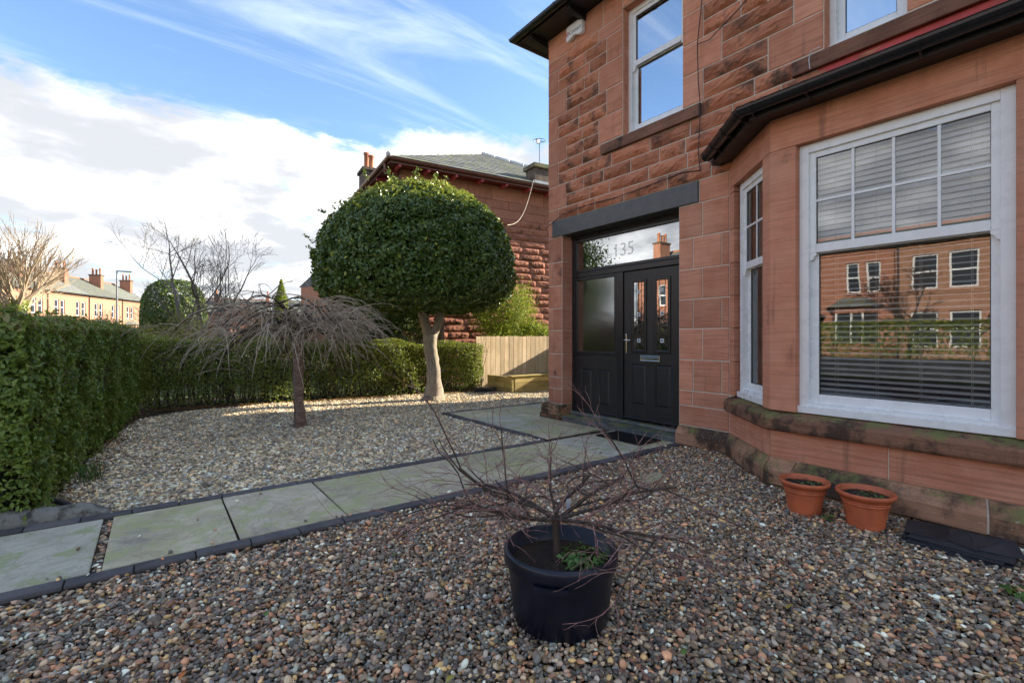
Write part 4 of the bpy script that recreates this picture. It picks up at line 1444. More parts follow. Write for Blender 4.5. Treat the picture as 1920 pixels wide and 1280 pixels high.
# ================================================================== plants: helpers
def leaf_mesh(name, P, Nrm, size, mat, tint=None, aspect=0.55, fold=0.25, droop=0.0, rng=RNG):
    """one small folded leaf at every point, facing along its normal"""
    n = len(P)
    Nrm = Nrm / (np.linalg.norm(Nrm, axis=1, keepdims=True) + 1e-9)
    r = rng.normal(size=(n, 3))
    r[:, 2] -= droop
    t = r - (r * Nrm).sum(1, keepdims=True) * Nrm
    t /= np.linalg.norm(t, axis=1, keepdims=True) + 1e-9
    b = np.cross(Nrm, t)
    s = (size * np.exp(rng.normal(0, 0.22, n)))[:, None]
    base = P - t * s * 0.5
    tip = P + t * s * 0.5 - Nrm * s * 0.08
    l = P - t * s * 0.06 + b * s * aspect * 0.5 + Nrm * s * fold * 0.5
    rr = P - t * s * 0.06 - b * s * aspect * 0.5 + Nrm * s * fold * 0.5
    V = np.stack([base, l, tip, rr], 1).reshape(-1, 3).astype(np.float32)
    me = bpy.data.meshes.new(name)
    me.vertices.add(4 * n)
    me.vertices.foreach_set('co', V.ravel())
    k = np.arange(n, dtype=np.int32)[:, None] * 4
    tri = np.concatenate([k + 0, k + 2, k + 1, k + 0, k + 3, k + 2], 1).astype(np.int32).ravel()
    me.loops.add(6 * n)
    me.loops.foreach_set('vertex_index', tri)
    me.polygons.add(2 * n)
    me.polygons.foreach_set('loop_start', np.arange(0, 6 * n, 3, dtype=np.int32))
    me.polygons.foreach_set('loop_total', np.full(2 * n, 3, np.int32))
    if tint is None:
        tint = rng.random(n)
    a = me.attributes.new('tint', 'FLOAT', 'POINT')
    a.data.foreach_set('value', np.repeat(np.clip(tint, 0, 1), 4).astype(np.float32))
    me.materials.append(MATS[mat])
    me.update()
    me.validate()
    return me


def lump(p, seed, f=1.0):
    """smooth pseudo-noise in -1..1"""
    r = np.random.default_rng(seed)
    o = np.zeros(len(p))
    for k in range(5):
        d = r.normal(size=3) * f * (1 + 0.6 * k)
        o += np.sin(p @ d + r.uniform(0, 6.28)) / (1 + 0.5 * k)
    return o / 2.2


def hedge_shell(A, B, thick, h, n, depth=0.16, seed=0, htop=None, bulge=0.07):
    """points on the skin of a clipped hedge running from A to B (front face line), thick to the left of A->B"""
    r = np.random.default_rng(seed)
    A, B = np.array(A, float), np.array(B, float)
    L = np.linalg.norm(B - A)
    t = (B - A) / L
    nb = np.array([-t[1], t[0]])
    areas = np.array([L * h, L * h * 0.6, L * thick, thick * h, thick * h])
    pick = r.choice(5, n, p=areas / areas.sum())
    u, v = r.random(n), r.random(n)
    s = np.where(pick < 3, u * L, np.where(pick == 3, 0, L))
    w = np.where(pick == 0, 0, np.where(pick == 1, thick, np.where(pick == 2, v * thick, u * thick)))
    hh = h + ((htop or h) - h) * s / L
    q = np.where(pick == 2, hh, v * hh)
    nx = np.where(pick == 3, -1, np.where(pick == 4, 1, 0)).astype(float)
    ny = np.where(pick == 0, -1, np.where(pick == 1, 1, 0)).astype(float)
    nz_ = np.where(pick == 2, 1, 0).astype(float)
    # rounded shoulders
    P = np.column_stack([A[0] + t[0] * s + nb[0] * w, A[1] + t[1] * s + nb[1] * w, q])
    N3 = np.column_stack([t[0] * nx + nb[0] * ny, t[1] * nx + nb[1] * ny, nz_])
    d = np.abs(r.exponential(depth * 0.45, n))
    lm = lump(P, seed + 5, 2.6) * bulge * 1.3 + lump(P, seed + 9, 8.0) * bulge * 0.4
    P = P + N3 * (lm - np.minimum(d, depth * 2))[:, None]
    rs = 0.10
    for wdim in (w, thick - w):
        k = np.clip((rs - wdim) / rs, 0, 1) * np.clip((q - (hh - rs)) / rs, 0, 1)
        P[:, 2] -= k * 0.05
    P[:, 2] = np.maximum(P[:, 2], 0.01)
    N3 = N3 * 1.1 + r.normal(0, 0.48, (n, 3)) + np.array([0, 0, 0.5])
    return P, N3, d


def twigs(mb, A, B, thick, h, n, seed):
    r = random.Random(seed)
    A, B = Vector((*A, 0)), Vector((*B, 0))
    t = (B - A).normalized()
    nb = Vector((-t.y, t.x, 0))
    for _ in range(n):
        s = r.random() * (B - A).length
        w = r.uniform(0.12, thick - 0.1)
        p = A + t * s + nb * w
        top = p + Vector((r.uniform(-.25, .25), r.uniform(-.25, .25), h * r.uniform(0.75, 0.97)))
        mid = p.lerp(top, 0.5) + Vector((r.uniform(-.08, .08), r.uniform(-.08, .08), 0))
        mb.tube([p, mid, top], [r.uniform(.008, .016), .007, .003], 4, cap=False)
        for k in range(3):
            q = mid.lerp(top, r.random())
            e = q + nb * r.choice((-1, 1)) * r.uniform(.1, .3) + t * r.uniform(-.2, .2) + Vector((0, 0, r.uniform(0, .25)))
            mb.tube([q, e], [.005, .002], 3, cap=False)
    return mb


def hedge(name, label, A, B, thick, h, n, size, mat, seed, htop=None, twn=160, core=0.2, depth=0.16, rnd=0.0, foot=2.2, shoots=0):
    t = thing(name, label, 'hedge', (A[0], A[1], 0))
    P, N3, d = hedge_shell(A, B, thick, h, n, depth, seed, htop)
    r = np.random.default_rng(seed + 1)
    N3 = N3 + r.normal(0, 1, N3.shape) * rnd
    tint = np.clip(r.beta(2.0, 2.6, n) * 0.9 + lump(P, seed + 3, 1.5) * 0.12, 0, 0.97)
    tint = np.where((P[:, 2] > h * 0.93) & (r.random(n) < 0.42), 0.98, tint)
    keep = r.random(n) < np.clip(.35 + foot * P[:, 2], 0, 1) * np.clip(1.15 + .55 * lump(P, seed + 17, 3.2), .45, 1)
    P, N3, tint = P[keep], N3[keep], tint[keep]
    sz = size * (1 + .22 * lump(P, seed + 19, 2.2))
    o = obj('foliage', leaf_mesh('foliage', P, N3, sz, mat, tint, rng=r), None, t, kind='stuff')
    cl = MB()
    rg_ = random.Random(seed + 2)
    for k_ in rg_.sample(range(len(P)), 900):
        p_ = Vector(P[k_])
        n_ = Vector(N3[k_]).normalized() + Vector((rg_.gauss(0, .5), rg_.gauss(0, .5), .5))
        cl.tube([p_ - n_ * .10, p_ + n_ * rg_.uniform(.015, .07)], [.0032, .0018], 3, cap=False)
    lp = []
    tops = [k_ for k_ in range(len(P)) if P[k_][2] > h * .9]
    for k_ in rg_.sample(tops, min(shoots, len(tops))):
        p_ = Vector(P[k_])
        e_ = p_ + Vector((rg_.gauss(0, .03), rg_.gauss(0, .03), rg_.uniform(.04, .15)))
        cl.tube([p_ - Vector((0, 0, .08)), e_], [.003, .0014], 3, cap=False)
        lp += [list(p_.lerp(e_, rg_.random()) + Vector((rg_.gauss(0, .012), rg_.gauss(0, .012), 0))) for _ in range(6)]
    obj('clipped_twigs', cl, MATS['twig_ochre'], t, kind='stuff')
    if lp:
        lp = np.array(lp)
        obj('shoot_leaves', leaf_mesh('shoot_leaves', lp, r.normal(0, 1, lp.shape), size * .9, mat, r.uniform(.4, 1, len(lp)), rng=r), None, t, kind='stuff')
    obj('branches', twigs(MB(), A, B, thick, h, twn, seed), MATS['bark_dark'], t, kind='stuff')
    a, b = Vector((*A, 0)), Vector((*B, 0))
    td = (b - a).normalized()
    nb = Vector((-td.y, td.x, 0))
    c = core
    q = [a + td * c + nb * c, b - td * c + nb * c, b - td * c + nb * (thick - c), a + td * c + nb * (thick - c)]
    return t, q


# left boundary hedge, beside the path gate
hl, q = hedge('privet_hedge', 'tall clipped privet hedge on the left at the street side', (-0.70, 4.62), (-0.22, 10.9), 1.05, 1.46, 98000, 0.042, 'leaf_privet', 21, depth=0.10, shoots=260)
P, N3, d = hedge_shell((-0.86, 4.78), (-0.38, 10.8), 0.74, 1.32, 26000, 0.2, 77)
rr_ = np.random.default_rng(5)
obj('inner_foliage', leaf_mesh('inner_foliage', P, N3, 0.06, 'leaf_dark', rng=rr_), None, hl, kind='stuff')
# back boundary hedge
hb, q = hedge('boundary_hedge', 'low leafy hedge along the back of the gravel behind the holly', (-0.25, 10.80), (6.40, 9.78), 0.75, 1.32, 52000, 0.042, 'leaf_backhedge', 31, htop=1.13, twn=420, rnd=0.7, foot=1.5)
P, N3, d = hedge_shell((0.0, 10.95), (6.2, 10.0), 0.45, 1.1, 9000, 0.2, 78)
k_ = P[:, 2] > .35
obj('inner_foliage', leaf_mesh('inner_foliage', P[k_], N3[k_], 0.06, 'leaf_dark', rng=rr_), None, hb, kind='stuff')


def branch(mb, p, d, L, r0, r1, rng, segs=5, wob=0.12, grav=0.0, n=5):
    """a wandering limb; returns its points and end direction"""
    pts, rad = [Vector(p)], [r0]
    d = Vector(d).normalized()
    for i in range(segs):
        d = (d + Vector((rng.gauss(0, wob), rng.gauss(0, wob), rng.gauss(0, wob) - grav))).normalized()
        pts.append(pts[-1] + d * (L / segs))
        rad.append(r0 + (r1 - r0) * (i + 1) / segs)
    mb.tube(pts, rad, n, cap=False)
    return pts, rad, d


def bare_tree(mb, p, d, L, r, depth, rng, spread=0.55, nsub=4, up=0.15, rmin=0.004, shrink=0.66, wob=0.13):
    pts, rad, dd = branch(mb, p, d, L, r, r * 0.55, rng, segs=5 if depth > 1 else 3, wob=wob, grav=-up * 0.2, n=6 if r > .03 else (4 if r > .012 else 3))
    if depth == 0:
        return
    m = nsub + (1 if rng.random() < .5 else 0)
    for k in range(m):
        f = 0.3 + 0.7 * (k + rng.random()) / m
        i = min(len(pts) - 2, int(f * (len(pts) - 1)))
        q = pts[i].lerp(pts[i + 1], f * (len(pts) - 1) - i)
        t = (pts[i + 1] - pts[i]).normalized()
        a = rng.uniform(0, 2 * math.pi)
        o = t.orthogonal().normalized()
        side = (o * math.cos(a) + t.cross(o) * math.sin(a))
        nd_ = (t + side * rng.uniform(0.6, 1.2) * spread * 1.6 + Vector((0, 0, up))).normalized()
        bare_tree(mb, q, nd_, L * shrink * rng.uniform(.75, 1.15), max(rmin, rad[i] * 0.55), depth - 1, rng, spread, nsub, up, rmin, shrink, wob)
    bare_tree(mb, pts[-1], dd, L * shrink * 0.9, max(rmin, rad[-1] * .9), depth - 1, rng, spread, nsub, up, rmin, shrink, wob)


# ---- holly clipped to a dome
holly = thing('holly_tree', 'evergreen tree clipped into a big dome on a bare pale trunk', 'tree', (4.62, 8.92, 0))
def gnarly(mb_, pts, rad, n, rng_, sub=4, lumpy=.10):
    """trunk with knots and flutes: extra rings, each vertex pushed in or out"""
    P_, R_ = [], []
    for a_, b_, ra, rb in zip(pts[:-1], pts[1:], rad[:-1], rad[1:]):
        for s_ in range(sub):
            f_ = s_ / sub
            P_.append(Vector(a_).lerp(Vector(b_), f_) + Vector((rng_.gauss(0, ra * .04), rng_.gauss(0, ra * .04), 0)))
            R_.append((ra + (rb - ra) * f_) * rng_.uniform(.95, 1.06))
    P_.append(Vector(pts[-1]))
    R_.append(rad[-1])
    o_ = len(mb_.v)
    mb_.tube(P_, R_, n)
    ph = [rng_.uniform(0, 6.28) for _ in range(4)]
    for i_ in range(len(P_)):
        for k_ in range(n):
            v_ = Vector(mb_.v[o_ + i_ * n + k_])
            a_ = 2 * math.pi * k_ / n
            f_ = lumpy * (.6 * math.sin(2 * a_ + ph[0] + i_ * .25) + .5 * math.sin(5 * a_ + ph[1] - i_ * .15) + rng_.gauss(0, .35))
            mb_.v[o_ + i_ * n + k_] = tuple(P_[i_] + (v_ - P_[i_]) * (1 + f_))


mb = MB()
rg = random.Random(14)
gnarly(mb, [(4.60, 8.93, -0.05), (4.62, 8.92, 0.05), (4.62, 8.91, 0.35), (4.60, 8.92, 0.75), (4.55, 8.95, 1.1), (4.56, 8.95, 1.36)], [0.25, 0.195, 0.15, 0.135, 0.14, 0.155], 18, rg)
gnarly(mb, [(4.56, 8.95, 1.26), (4.47, 9.01, 1.6), (4.30, 9.10, 2.1), (4.1, 9.3, 2.9)], [0.115, 0.095, 0.08, 0.04], 12, rg)
gnarly(mb, [(4.58, 8.95, 1.26), (4.70, 8.87, 1.6), (4.80, 8.85, 2.1), (4.95, 8.8, 3.0)], [0.105, 0.085, 0.075, 0.04], 12, rg)
rg = random.Random(4)
for k in range(16):
    a = rg.uniform(0, 6.28)
    q = Vector((4.5 + rg.uniform(-.15, .25), 8.97, rg.uniform(1.6, 2.3)))
    branch(mb, q, (math.cos(a), math.sin(a), rg.uniform(.15, .9)), rg.uniform(0.9, 1.6), .035, .008, rg, 5, .15, 0, 5)
tr = obj('trunk', mb, MATS['bark_grey'], holly, smooth=True)
CH = np.array([4.35, 9.12, 2.80])


def dome(n, rx, zu, zd, seed, rmin=0.72, ex=1.95):
    r = np.random.default_rng(seed)
    D = r.normal(size=(n, 3))
    D /= np.linalg.norm(D, axis=1, keepdims=True)
    zs_ = np.where(D[:, 2] > 0, zu, zd)
    A = np.abs(np.column_stack([D[:, 0] / rx, D[:, 1] / rx, D[:, 2] / zs_]))
    ex = np.where(D[:, 2] > 0, ex, 3.6)
    R = 1 / ((np.hypot(A[:, 0], A[:, 1]) ** ex + A[:, 2] ** ex) ** (1 / ex))
    f = 1 - np.minimum(np.abs(r.exponential(0.055, n)), 1 - rmin)
    lm = 1 + 0.045 * lump(D * 2.4, seed + 2, 1.6) + 0.035 * lump(D * 9, seed + 3, 1.5)
    P = D * (R * f * lm)[:, None]
    N3 = P / np.array([rx, rx, 1.5]) ** 2
    N3 /= np.linalg.norm(N3, axis=1, keepdims=True)
    return P, N3, r, f


P, N3, r, f = dome(92000, 1.97, 1.57, 0.97, 3)
tint = np.clip(r.beta(2, 3, len(P)) * 0.8 + 0.1 * lump(P, 8, 2.0), 0, 0.8)
tint = np.where(r.random(len(P)) < 0.04 + 0.5 * np.clip((P[:, 2] - 0.95) / .6, 0, 1), r.uniform(.8, 1, len(P)), tint)  # more yellow leaves towards the top, standing in for sunlight on the crown
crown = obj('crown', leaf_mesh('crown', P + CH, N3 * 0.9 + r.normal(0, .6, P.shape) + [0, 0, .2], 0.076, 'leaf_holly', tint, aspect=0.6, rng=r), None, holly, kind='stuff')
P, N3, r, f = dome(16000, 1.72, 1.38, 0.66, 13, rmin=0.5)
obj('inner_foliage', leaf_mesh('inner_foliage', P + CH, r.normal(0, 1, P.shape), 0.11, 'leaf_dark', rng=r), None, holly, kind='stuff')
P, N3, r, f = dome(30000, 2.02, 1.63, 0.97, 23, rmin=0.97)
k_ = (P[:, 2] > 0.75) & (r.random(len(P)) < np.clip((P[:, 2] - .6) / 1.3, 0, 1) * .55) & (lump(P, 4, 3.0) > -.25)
obj('sun_tinted_shoots', leaf_mesh('sun_tinted_shoots', P[k_] + CH, r.normal(0, 1, P[k_].shape) + [.3, 0, .4], 0.07, 'leaf_holly', r.uniform(.78, 1, k_.sum()), aspect=0.55, rng=r), None, holly, kind='stuff')  # shoots over the crown top, sunlight put into their yellow colour
# a few unclipped sprigs
mb = MB()
sp_p = []
rg = random.Random(8)
for k in range(26):
    a = rg.uniform(0, 6.28)
    e = rg.uniform(0.05, 1.3)
    d = Vector((math.cos(a) * math.cos(e), math.sin(a) * math.cos(e), math.sin(e)))
    R = 1 / ((abs(math.cos(e)) / 2.03) ** 2.5 + (abs(math.sin(e)) / 1.68) ** 2.5) ** .4
    q = Vector(CH) + d * R * .96
    L = rg.uniform(.1, .24) if k else .34
    if k == 0:
        q = Vector((2.68, 10.3, 3.2)); d = Vector((-.85, .45, .3))
    pts, _, _ = branch(mb, q, d + Vector((0, 0, .3)), L, .006, .002, rg, 4, .12)
    for pp in pts[1:]:
        for _ in range(5):
            sp_p.append([pp.x + rg.gauss(0, .025), pp.y + rg.gauss(0, .025), pp.z + rg.gauss(0, .02)])
obj('sprigs', mb, MATS['bark_dark'], holly)
sp_p = np.array(sp_p)
obj('sprig_leaves', leaf_mesh('sprig_leaves', sp_p, RNG.normal(size=sp_p.shape) + [0, 0, .5], 0.06, 'leaf_holly', RNG.uniform(.4, 1, len(sp_p))), None, holly, kind='stuff')

# ---- weeping cherry, bare
cherry = thing('weeping_tree', 'bare weeping tree with arching drooping twigs in the gravel', 'tree', (1.68, 7.40, 0))
rg = random.Random(12)
mb = MB()
gnarly(mb, [(1.69, 7.40, -0.05), (1.688, 7.40, 0.08), (1.68, 7.40, 0.14), (1.665, 7.39, 0.45), (1.655, 7.385, 0.9), (1.65, 7.38, 1.24), (1.655, 7.38, 1.36), (1.66, 7.38, 1.46)],
       [0.092, 0.086, 0.072, 0.068, 0.067, 0.070, 0.10, 0.06], 16, rg, 4, .07)
obj('trunk', mb, MATS['bark_cherry'], cherry, smooth=True)
lm_, tw = MB(), MB()
head = Vector((1.66, 7.38, 1.38))
LOP = Vector((-0.80, 0.60, 0))


def arch(mb_, p, d, L, r0, r1, segs, droop, wob):
    """a limb that sets off along d and bends over under its own weight"""
    pts, rad = [Vector(p)], [r0]
    d = Vector(d).normalized()
    for s_ in range(segs):
        d = (d + Vector((rg.gauss(0, wob), rg.gauss(0, wob), -droop * (.5 + s_ / segs) + rg.gauss(0, wob)))).normalized()
        q_ = pts[-1] + d * L / segs
        if q_.z < .72:
            break
        pts.append(q_)
        rad.append(r0 + (r1 - r0) * (s_ + 1) / segs)
    if len(pts) > 1:
        mb_.tube(pts, rad, 7 if r0 > .012 else 4, cap=False)
    return pts, rad


for k in range(9):
    a = 2 * math.pi * (k + rg.uniform(-.35, .35)) / 9
    dh = Vector((math.cos(a), math.sin(a), 0))
    far = 1 + .42 * dh.dot(LOP)
    p1, r1_ = arch(lm_, head + dh * .03 + Vector((0, 0, rg.uniform(-.06, .06))), dh + Vector((0, 0, rg.uniform(.35, .95))), rg.uniform(.55, .8) * far, .046, .022, 7, .14, .13)
    for m_ in range(5):
        i = rg.randint(2, len(p1) - 1)
        b_ = a + rg.gauss(0, .75)
        d2 = Vector((math.cos(b_), math.sin(b_), rg.uniform(.1, .75)))
        p2, r2_ = arch(lm_, p1[i], d2, rg.uniform(.55, .95) * far, r1_[i] * .62, .006, 8, .17, .11)
        for j_ in range(12):
            if len(p2) < 3:
                break
            i2 = rg.randint(1, len(p2) - 1)
            c_ = b_ + rg.gauss(0, .95)
            d3 = Vector((math.cos(c_), math.sin(c_), rg.uniform(-.3, .8)))
            p3, _ = arch(tw, p2[i2], d3, rg.uniform(.35, .95), rg.uniform(.0058, .0095), .0022, 7, .24, .10)
            if len(p3) > 4 and rg.random() < .5:
                c2_ = c_ + rg.gauss(0, .8)
                arch(tw, p3[3], (math.cos(c2_), math.sin(c2_), rg.uniform(-.4, .4)), rg.uniform(.15, .4), .0045, .0016, 4, .22, .12)
obj('limbs', lm_, MATS['bark_dark'], cherry, smooth=True)
obj('twigs', tw, MATS['twig_cherry'], cherry, kind='stuff')

# ---- black tub with a bare little maple
PC = (1.54, 1.685)
tub = thing('plant_pot', 'large round black plastic plant pot in the foreground gravel', 'plant pot', (*PC, 0))
prof = [(0.0, 0.0), (0.212, 0.0), (0.222, 0.012), (0.247, 0.255), (0.249, 0.262), (0.262, 0.265), (0.266, 0.272), (0.268, 0.318), (0.262, 0.330), (0.252, 0.332), (0.244, 0.326), (0.241, 0.25), (0.0, 0.25)]
obj('body', MB().lathe(prof, 64, PC), MATS['pot_black'], tub, smooth=True)
# moulded lifting grips below the rim
for a0 in (-2.75, 0.4):
    mb = MB()
    for k in range(9):
        a = a0 + 0.07 * k
        c_, s_ = math.cos(a), math.sin(a)
        for rr2, z_ in ((0.250, 0.262), (0.275, 0.262), (0.275, 0.236), (0.2705, 0.236), (0.2705, 0.256), (0.250, 0.256)):
            mb.v.append((PC[0] + c_ * rr2, PC[1] + s_ * rr2, z_))
    for k in range(8):
        for j in range(6):
            mb.f.append((k * 6 + j, k * 6 + (j + 1) % 6, (k + 1) * 6 + (j + 1) % 6, (k + 1) * 6 + j))
    obj('grip', mb, MATS['pot_black'], tub)


def soil_disc(c, r, z, parent, seed):
    mb = MB()
    rg_ = random.Random(seed)
    n1, n2 = 7, 26
    mb.v.append((c[0], c[1], z + .012))
    for i in range(1, n1 + 1):
        for k in range(n2):
            a = 2 * math.pi * k / n2
            rr2 = r * i / n1
            mb.v.append((c[0] + rr2 * math.cos(a), c[1] + rr2 * math.sin(a), z + (rg_.uniform(-.008, .012) if i < n1 else -.004)))
    mb.f += [(0, 1 + k, 1 + (k + 1) % n2) for k in range(n2)]
    for i in range(n1 - 1):
        for k in range(n2):
            a, b = 1 + i * n2 + k, 1 + i * n2 + (k + 1) % n2
            mb.f.append((a, a + n2, b + n2, b))
    return obj('soil', mb, MATS['soil'], parent)


soil_disc(PC, 0.238, 0.262, tub, 2)


def weed(name, label, c, z, n, spread, size, seed, mat='leaf_weed', h=0.05):
    r = np.random.default_rng(seed)
    a = r.uniform(0, 6.28, n)
    rad = spread * np.sqrt(r.random(n))
    P = np.column_stack([c[0] + np.cos(a) * rad, c[1] + np.sin(a) * rad, z + r.uniform(.003, h, n)])
    N3 = np.column_stack([np.cos(a) * .6, np.sin(a) * .6, np.ones(n)]) + r.normal(0, .3, (n, 3))
    o = obj(name, leaf_mesh(name, P, N3, size, mat, rng=r, aspect=.6), None, None)
    tag(o, label, 'weed')
    return o


weed('weed', 'green weeds on the soil of the big black pot', (1.60, 1.60), 0.27, 150, 0.12, 0.034, 3)
maple = thing('potted_shrub', 'leafless spreading reddish shrub growing in the big black pot', 'shrub', (1.535, 1.70, 0.262))
rg = random.Random(31)
mb, mt = MB(), MB()
mb.tube([(1.532, 1.70, 0.25), (1.533, 1.70, 0.32), (1.527, 1.705, 0.40), (1.53, 1.70, 0.455)], [.020, .0175, .016, .018], 10, cap=False)
RT_, FW_ = Vector((math.cos(YAW), -math.sin(YAW), 0)), Vector((math.sin(YAW), math.cos(YAW), 0))


def sprawl(p, d, L, r, depth):
    pts, rad, dd = branch(mb if r > .0042 else mt, p, d, L, r, r * .6, rg, segs=5, wob=.17, grav=.02, n=6 if r > .006 else 4)
    if depth == 0:
        return
    m = 4 if depth > 1 else 3
    for k in range(m):
        f_ = .25 + .75 * (k + rg.random()) / m
        i = min(len(pts) - 2, int(f_ * (len(pts) - 1)))
        q = pts[i].lerp(pts[i + 1], rg.random())
        t = (pts[i + 1] - pts[i]).normalized()
        side = Vector((rg.gauss(0, 1), rg.gauss(0, 1), rg.gauss(.03, .32)))
        sprawl(q, (t + side * .75).normalized(), L * rg.uniform(.55, .8), max(.0011, rad[i] * .6), depth - 1)


for a, el, L in ((180, .22, .48), (203, .05, .42), (155, .2, .46), (12, .16, .50), (-18, .08, .44), (40, .4, .38), (100, .75, .27), (285, .12, .26), (70, .3, .38), (125, .35, .36)):
    a = math.radians(a)
    d = RT_ * math.cos(a) + FW_ * math.sin(a) + Vector((0, 0, el))
    sprawl((1.53, 1.70, .45), d, L * 1.18, .0105 if L > .31 else .0075, 3)
obj('stem', mb, MATS['bark_dark'], maple, smooth=True)
obj('twigs', mt, MATS['twig_maple'], maple, kind='stuff')
o = obj('plant_label', MB().box(1.585, 1.612, 1.72, 1.7215, 0.50, 0.605), MATS['label_white'], None)
o.rotation_euler = (0.0, 0.05, 0)
tag(o, 'small white plant tag hanging in the leafless potted shrub', 'plant tag')

# ---- two terracotta pots by the bay
def clay_pot(c, r1, r0, h, label, seed):
    t = thing('terracotta_pot', label, 'plant pot', (*c, 0), group='terracotta pots under the bay window')
    pr = [(0, 0.0), (r0 * .96, 0.0), (r0, .006)]
    for s_ in np.linspace(.06, .62, 6):
        pr.append((r0 + (r1 * .90 - r0) * (s_ ** 1.35), h * s_))
    for s_ in (.66, .73, .80):
        rr2 = r0 + (r1 * .90 - r0) * (s_ ** 1.35)
        pr += [(rr2, h * s_), (rr2 + .0035, h * (s_ + .006)), (rr2 + .0045, h * (s_ + .05)), (rr2 + .002, h * (s_ + .056))]
    pr += [(r1 * .925, h * .885), (r1 * .985, h * .90), (r1, h * .93), (r1, h * .975), (r1 * .98, h), (r1 * .94, h), (r1 * .915, h * .97), (r1 * .87, h * .80), (0, h * .80)]
    obj('body', MB().lathe(pr, 56, c), MATS['terracotta'], t, smooth=True)
    soil_disc(c, r1 * .86, h * .845, t, seed)
    return t


clay_pot((3.90, 1.575), 0.168, 0.105, 0.25, 'left terracotta pot beside the bay plinth', 5)
clay_pot((3.955, 1.207), 0.175, 0.108, 0.25, 'right terracotta pot next to the stacked black slates', 6)
weed('weed', 'weeds sprouting in the left terracotta pot', (3.92, 1.55), 0.211, 30, 0.085, 0.024, 13, h=.03)
weed('weed', 'weeds sprouting in the right terracotta pot', (3.97, 1.19), 0.211, 34, 0.09, 0.025, 14, h=.03)
weed('weed', 'small green weed in gravel between the terracotta pots', (3.83, 1.40), 0.01, 18, 0.04, 0.035, 15)
weed('weed', 'green weed in gravel right of the slates', (3.45, 0.43), 0.01, 16, 0.06, 0.05, 16)

# ---- roof slates stacked against the plinth
for k in range(4):
    w, l = 0.25, 0.48
    rz = math.radians((-2, 3, -4, 2, -1)[k])
    mb = MB()
    j = random.Random(k)
    mb.prism([(-w / 2, -l / 2), (w / 2 - .01, -l / 2 + .01), (w / 2, l / 2 - .015), (-w / 2 + .012, l / 2)], 0, 0.009)
    o = obj('roof_slate', mb, MATS['slate_dark'], None, bevel=0.002)
    o.location = (3.97 + .012 * k, 0.74 + (.02, -.015, .01, -.02, .0)[k], 0.008 + k * 0.0105)
    o.rotation_euler = (0.0, math.radians(-5), rz)
    tag(o, 'long black roof slate lying in the pile beside the right terracotta pot', 'slate', 'slates piled by the bay plinth')
for k in range(3):
    mb = MB().prism([(-.12, -.11), (.12, -.10), (.11, .11), (-.11, .10)], 0, .008)
    o = obj('roof_slate', mb, MATS['slate_dark'], None, bevel=0.002)
    o.location = (4.05 + .01 * k, (0.90, 0.70, 0.58)[k], 0.052 + .001 * k)
    o.rotation_euler = (0, math.radians(-5), math.radians((8, -20, 15)[k]))
    tag(o, ('left', 'middle', 'right')[k] + ' one of the three short slates on top of the slate pile', 'slate', 'slates piled by the bay plinth')

# ---- door mat with ribs
mat_t = thing('door_mat', 'black ribbed rubber mat lying in front of the door', 'door mat', (4.80, 4.0, 0.026))
obj('backing', MB().box(4.60, 5.03, 3.66, 4.36, 0.027, 0.034), MATS['rubber'], mat_t)
for k in range(22):
    y = 3.68 + k * 0.0315
    obj('rib', MB().box(4.615, 5.015, y, y + 0.014, 0.0345, 0.046), MATS['rubber'], mat_t)

# ---- mossy rounded kerb and a bit of black pipe at the hedge foot
mb = MB()
pts = [(-1.6 + 0.17 * k, 4.78 - 0.016 * k + 0.01 * math.sin(k), 0.03) for k in range(9)]
pts[-1] = (-0.27, 4.66, -0.01)
gnarly(mb, pts, [.075, .085, .078, .088, .08, .088, .078, .075, .05], 12, random.Random(2), 4, .07)
o = obj('stone_kerb', mb, MATS['concrete'], None, smooth=True)
tag(o, 'rough rounded concrete edging at the foot of the tall hedge', 'edging')
o = obj('black_pipe', MB().tube([(-0.86, 5.55, .10), (-0.75, 5.3, .10), (-0.62, 5.05, .06), (-0.50, 4.88, .045)], [.014, .016, .018, .018], 8), MATS['rubber'], None, smooth=True)
tag(o, 'black pipe sticking out from under the tall hedge', 'pipe')
rg = random.Random(3)
mb = MB()
for k in range(34):
    a = rg.uniform(0, 6.28)
    c = (-.50 + rg.gauss(0, .05), 5.85 + rg.gauss(0, .14), 0)
    L = rg.uniform(.12, .24)
    e = (c[0] + math.cos(a) * L * .7, c[1] + math.sin(a) * L * .7, L * .55)
    m_ = (c[0] + math.cos(a) * L * .3, c[1] + math.sin(a) * L * .3, L * .7)
    mb.tube([c, m_, e], [.0045, .004, .001], 3, cap=False)
me = mb.mesh('grass_tuft', MATS['leaf_weed'])
a = me.attributes.new('tint', 'FLOAT', 'POINT')
a.data.foreach_set('value', [rg.random() for _ in range(len(me.vertices))])
o = obj('grass_tuft', me, None)
tag(o, 'tuft of green grass at the foot of the tall hedge', 'grass')
for (x, y, s_, lb) in ((3.70, 2.80, .17, 'small broken flagstone half buried in the gravel right of the pot'), (3.55, 4.86, .16, 'small broken flagstone lying in the gravel beside the landing')):
    o = obj('flagstone_piece', MB().prism([(x - s_, y - s_ * .4), (x + s_ * .3, y - s_ * .75), (x + s_, y + s_ * .2), (x - s_ * .2, y + s_ * .6)], -.03, .022), MATS['flagstone'], None, bevel=.005)
    tag(o, lb, 'flagstone')

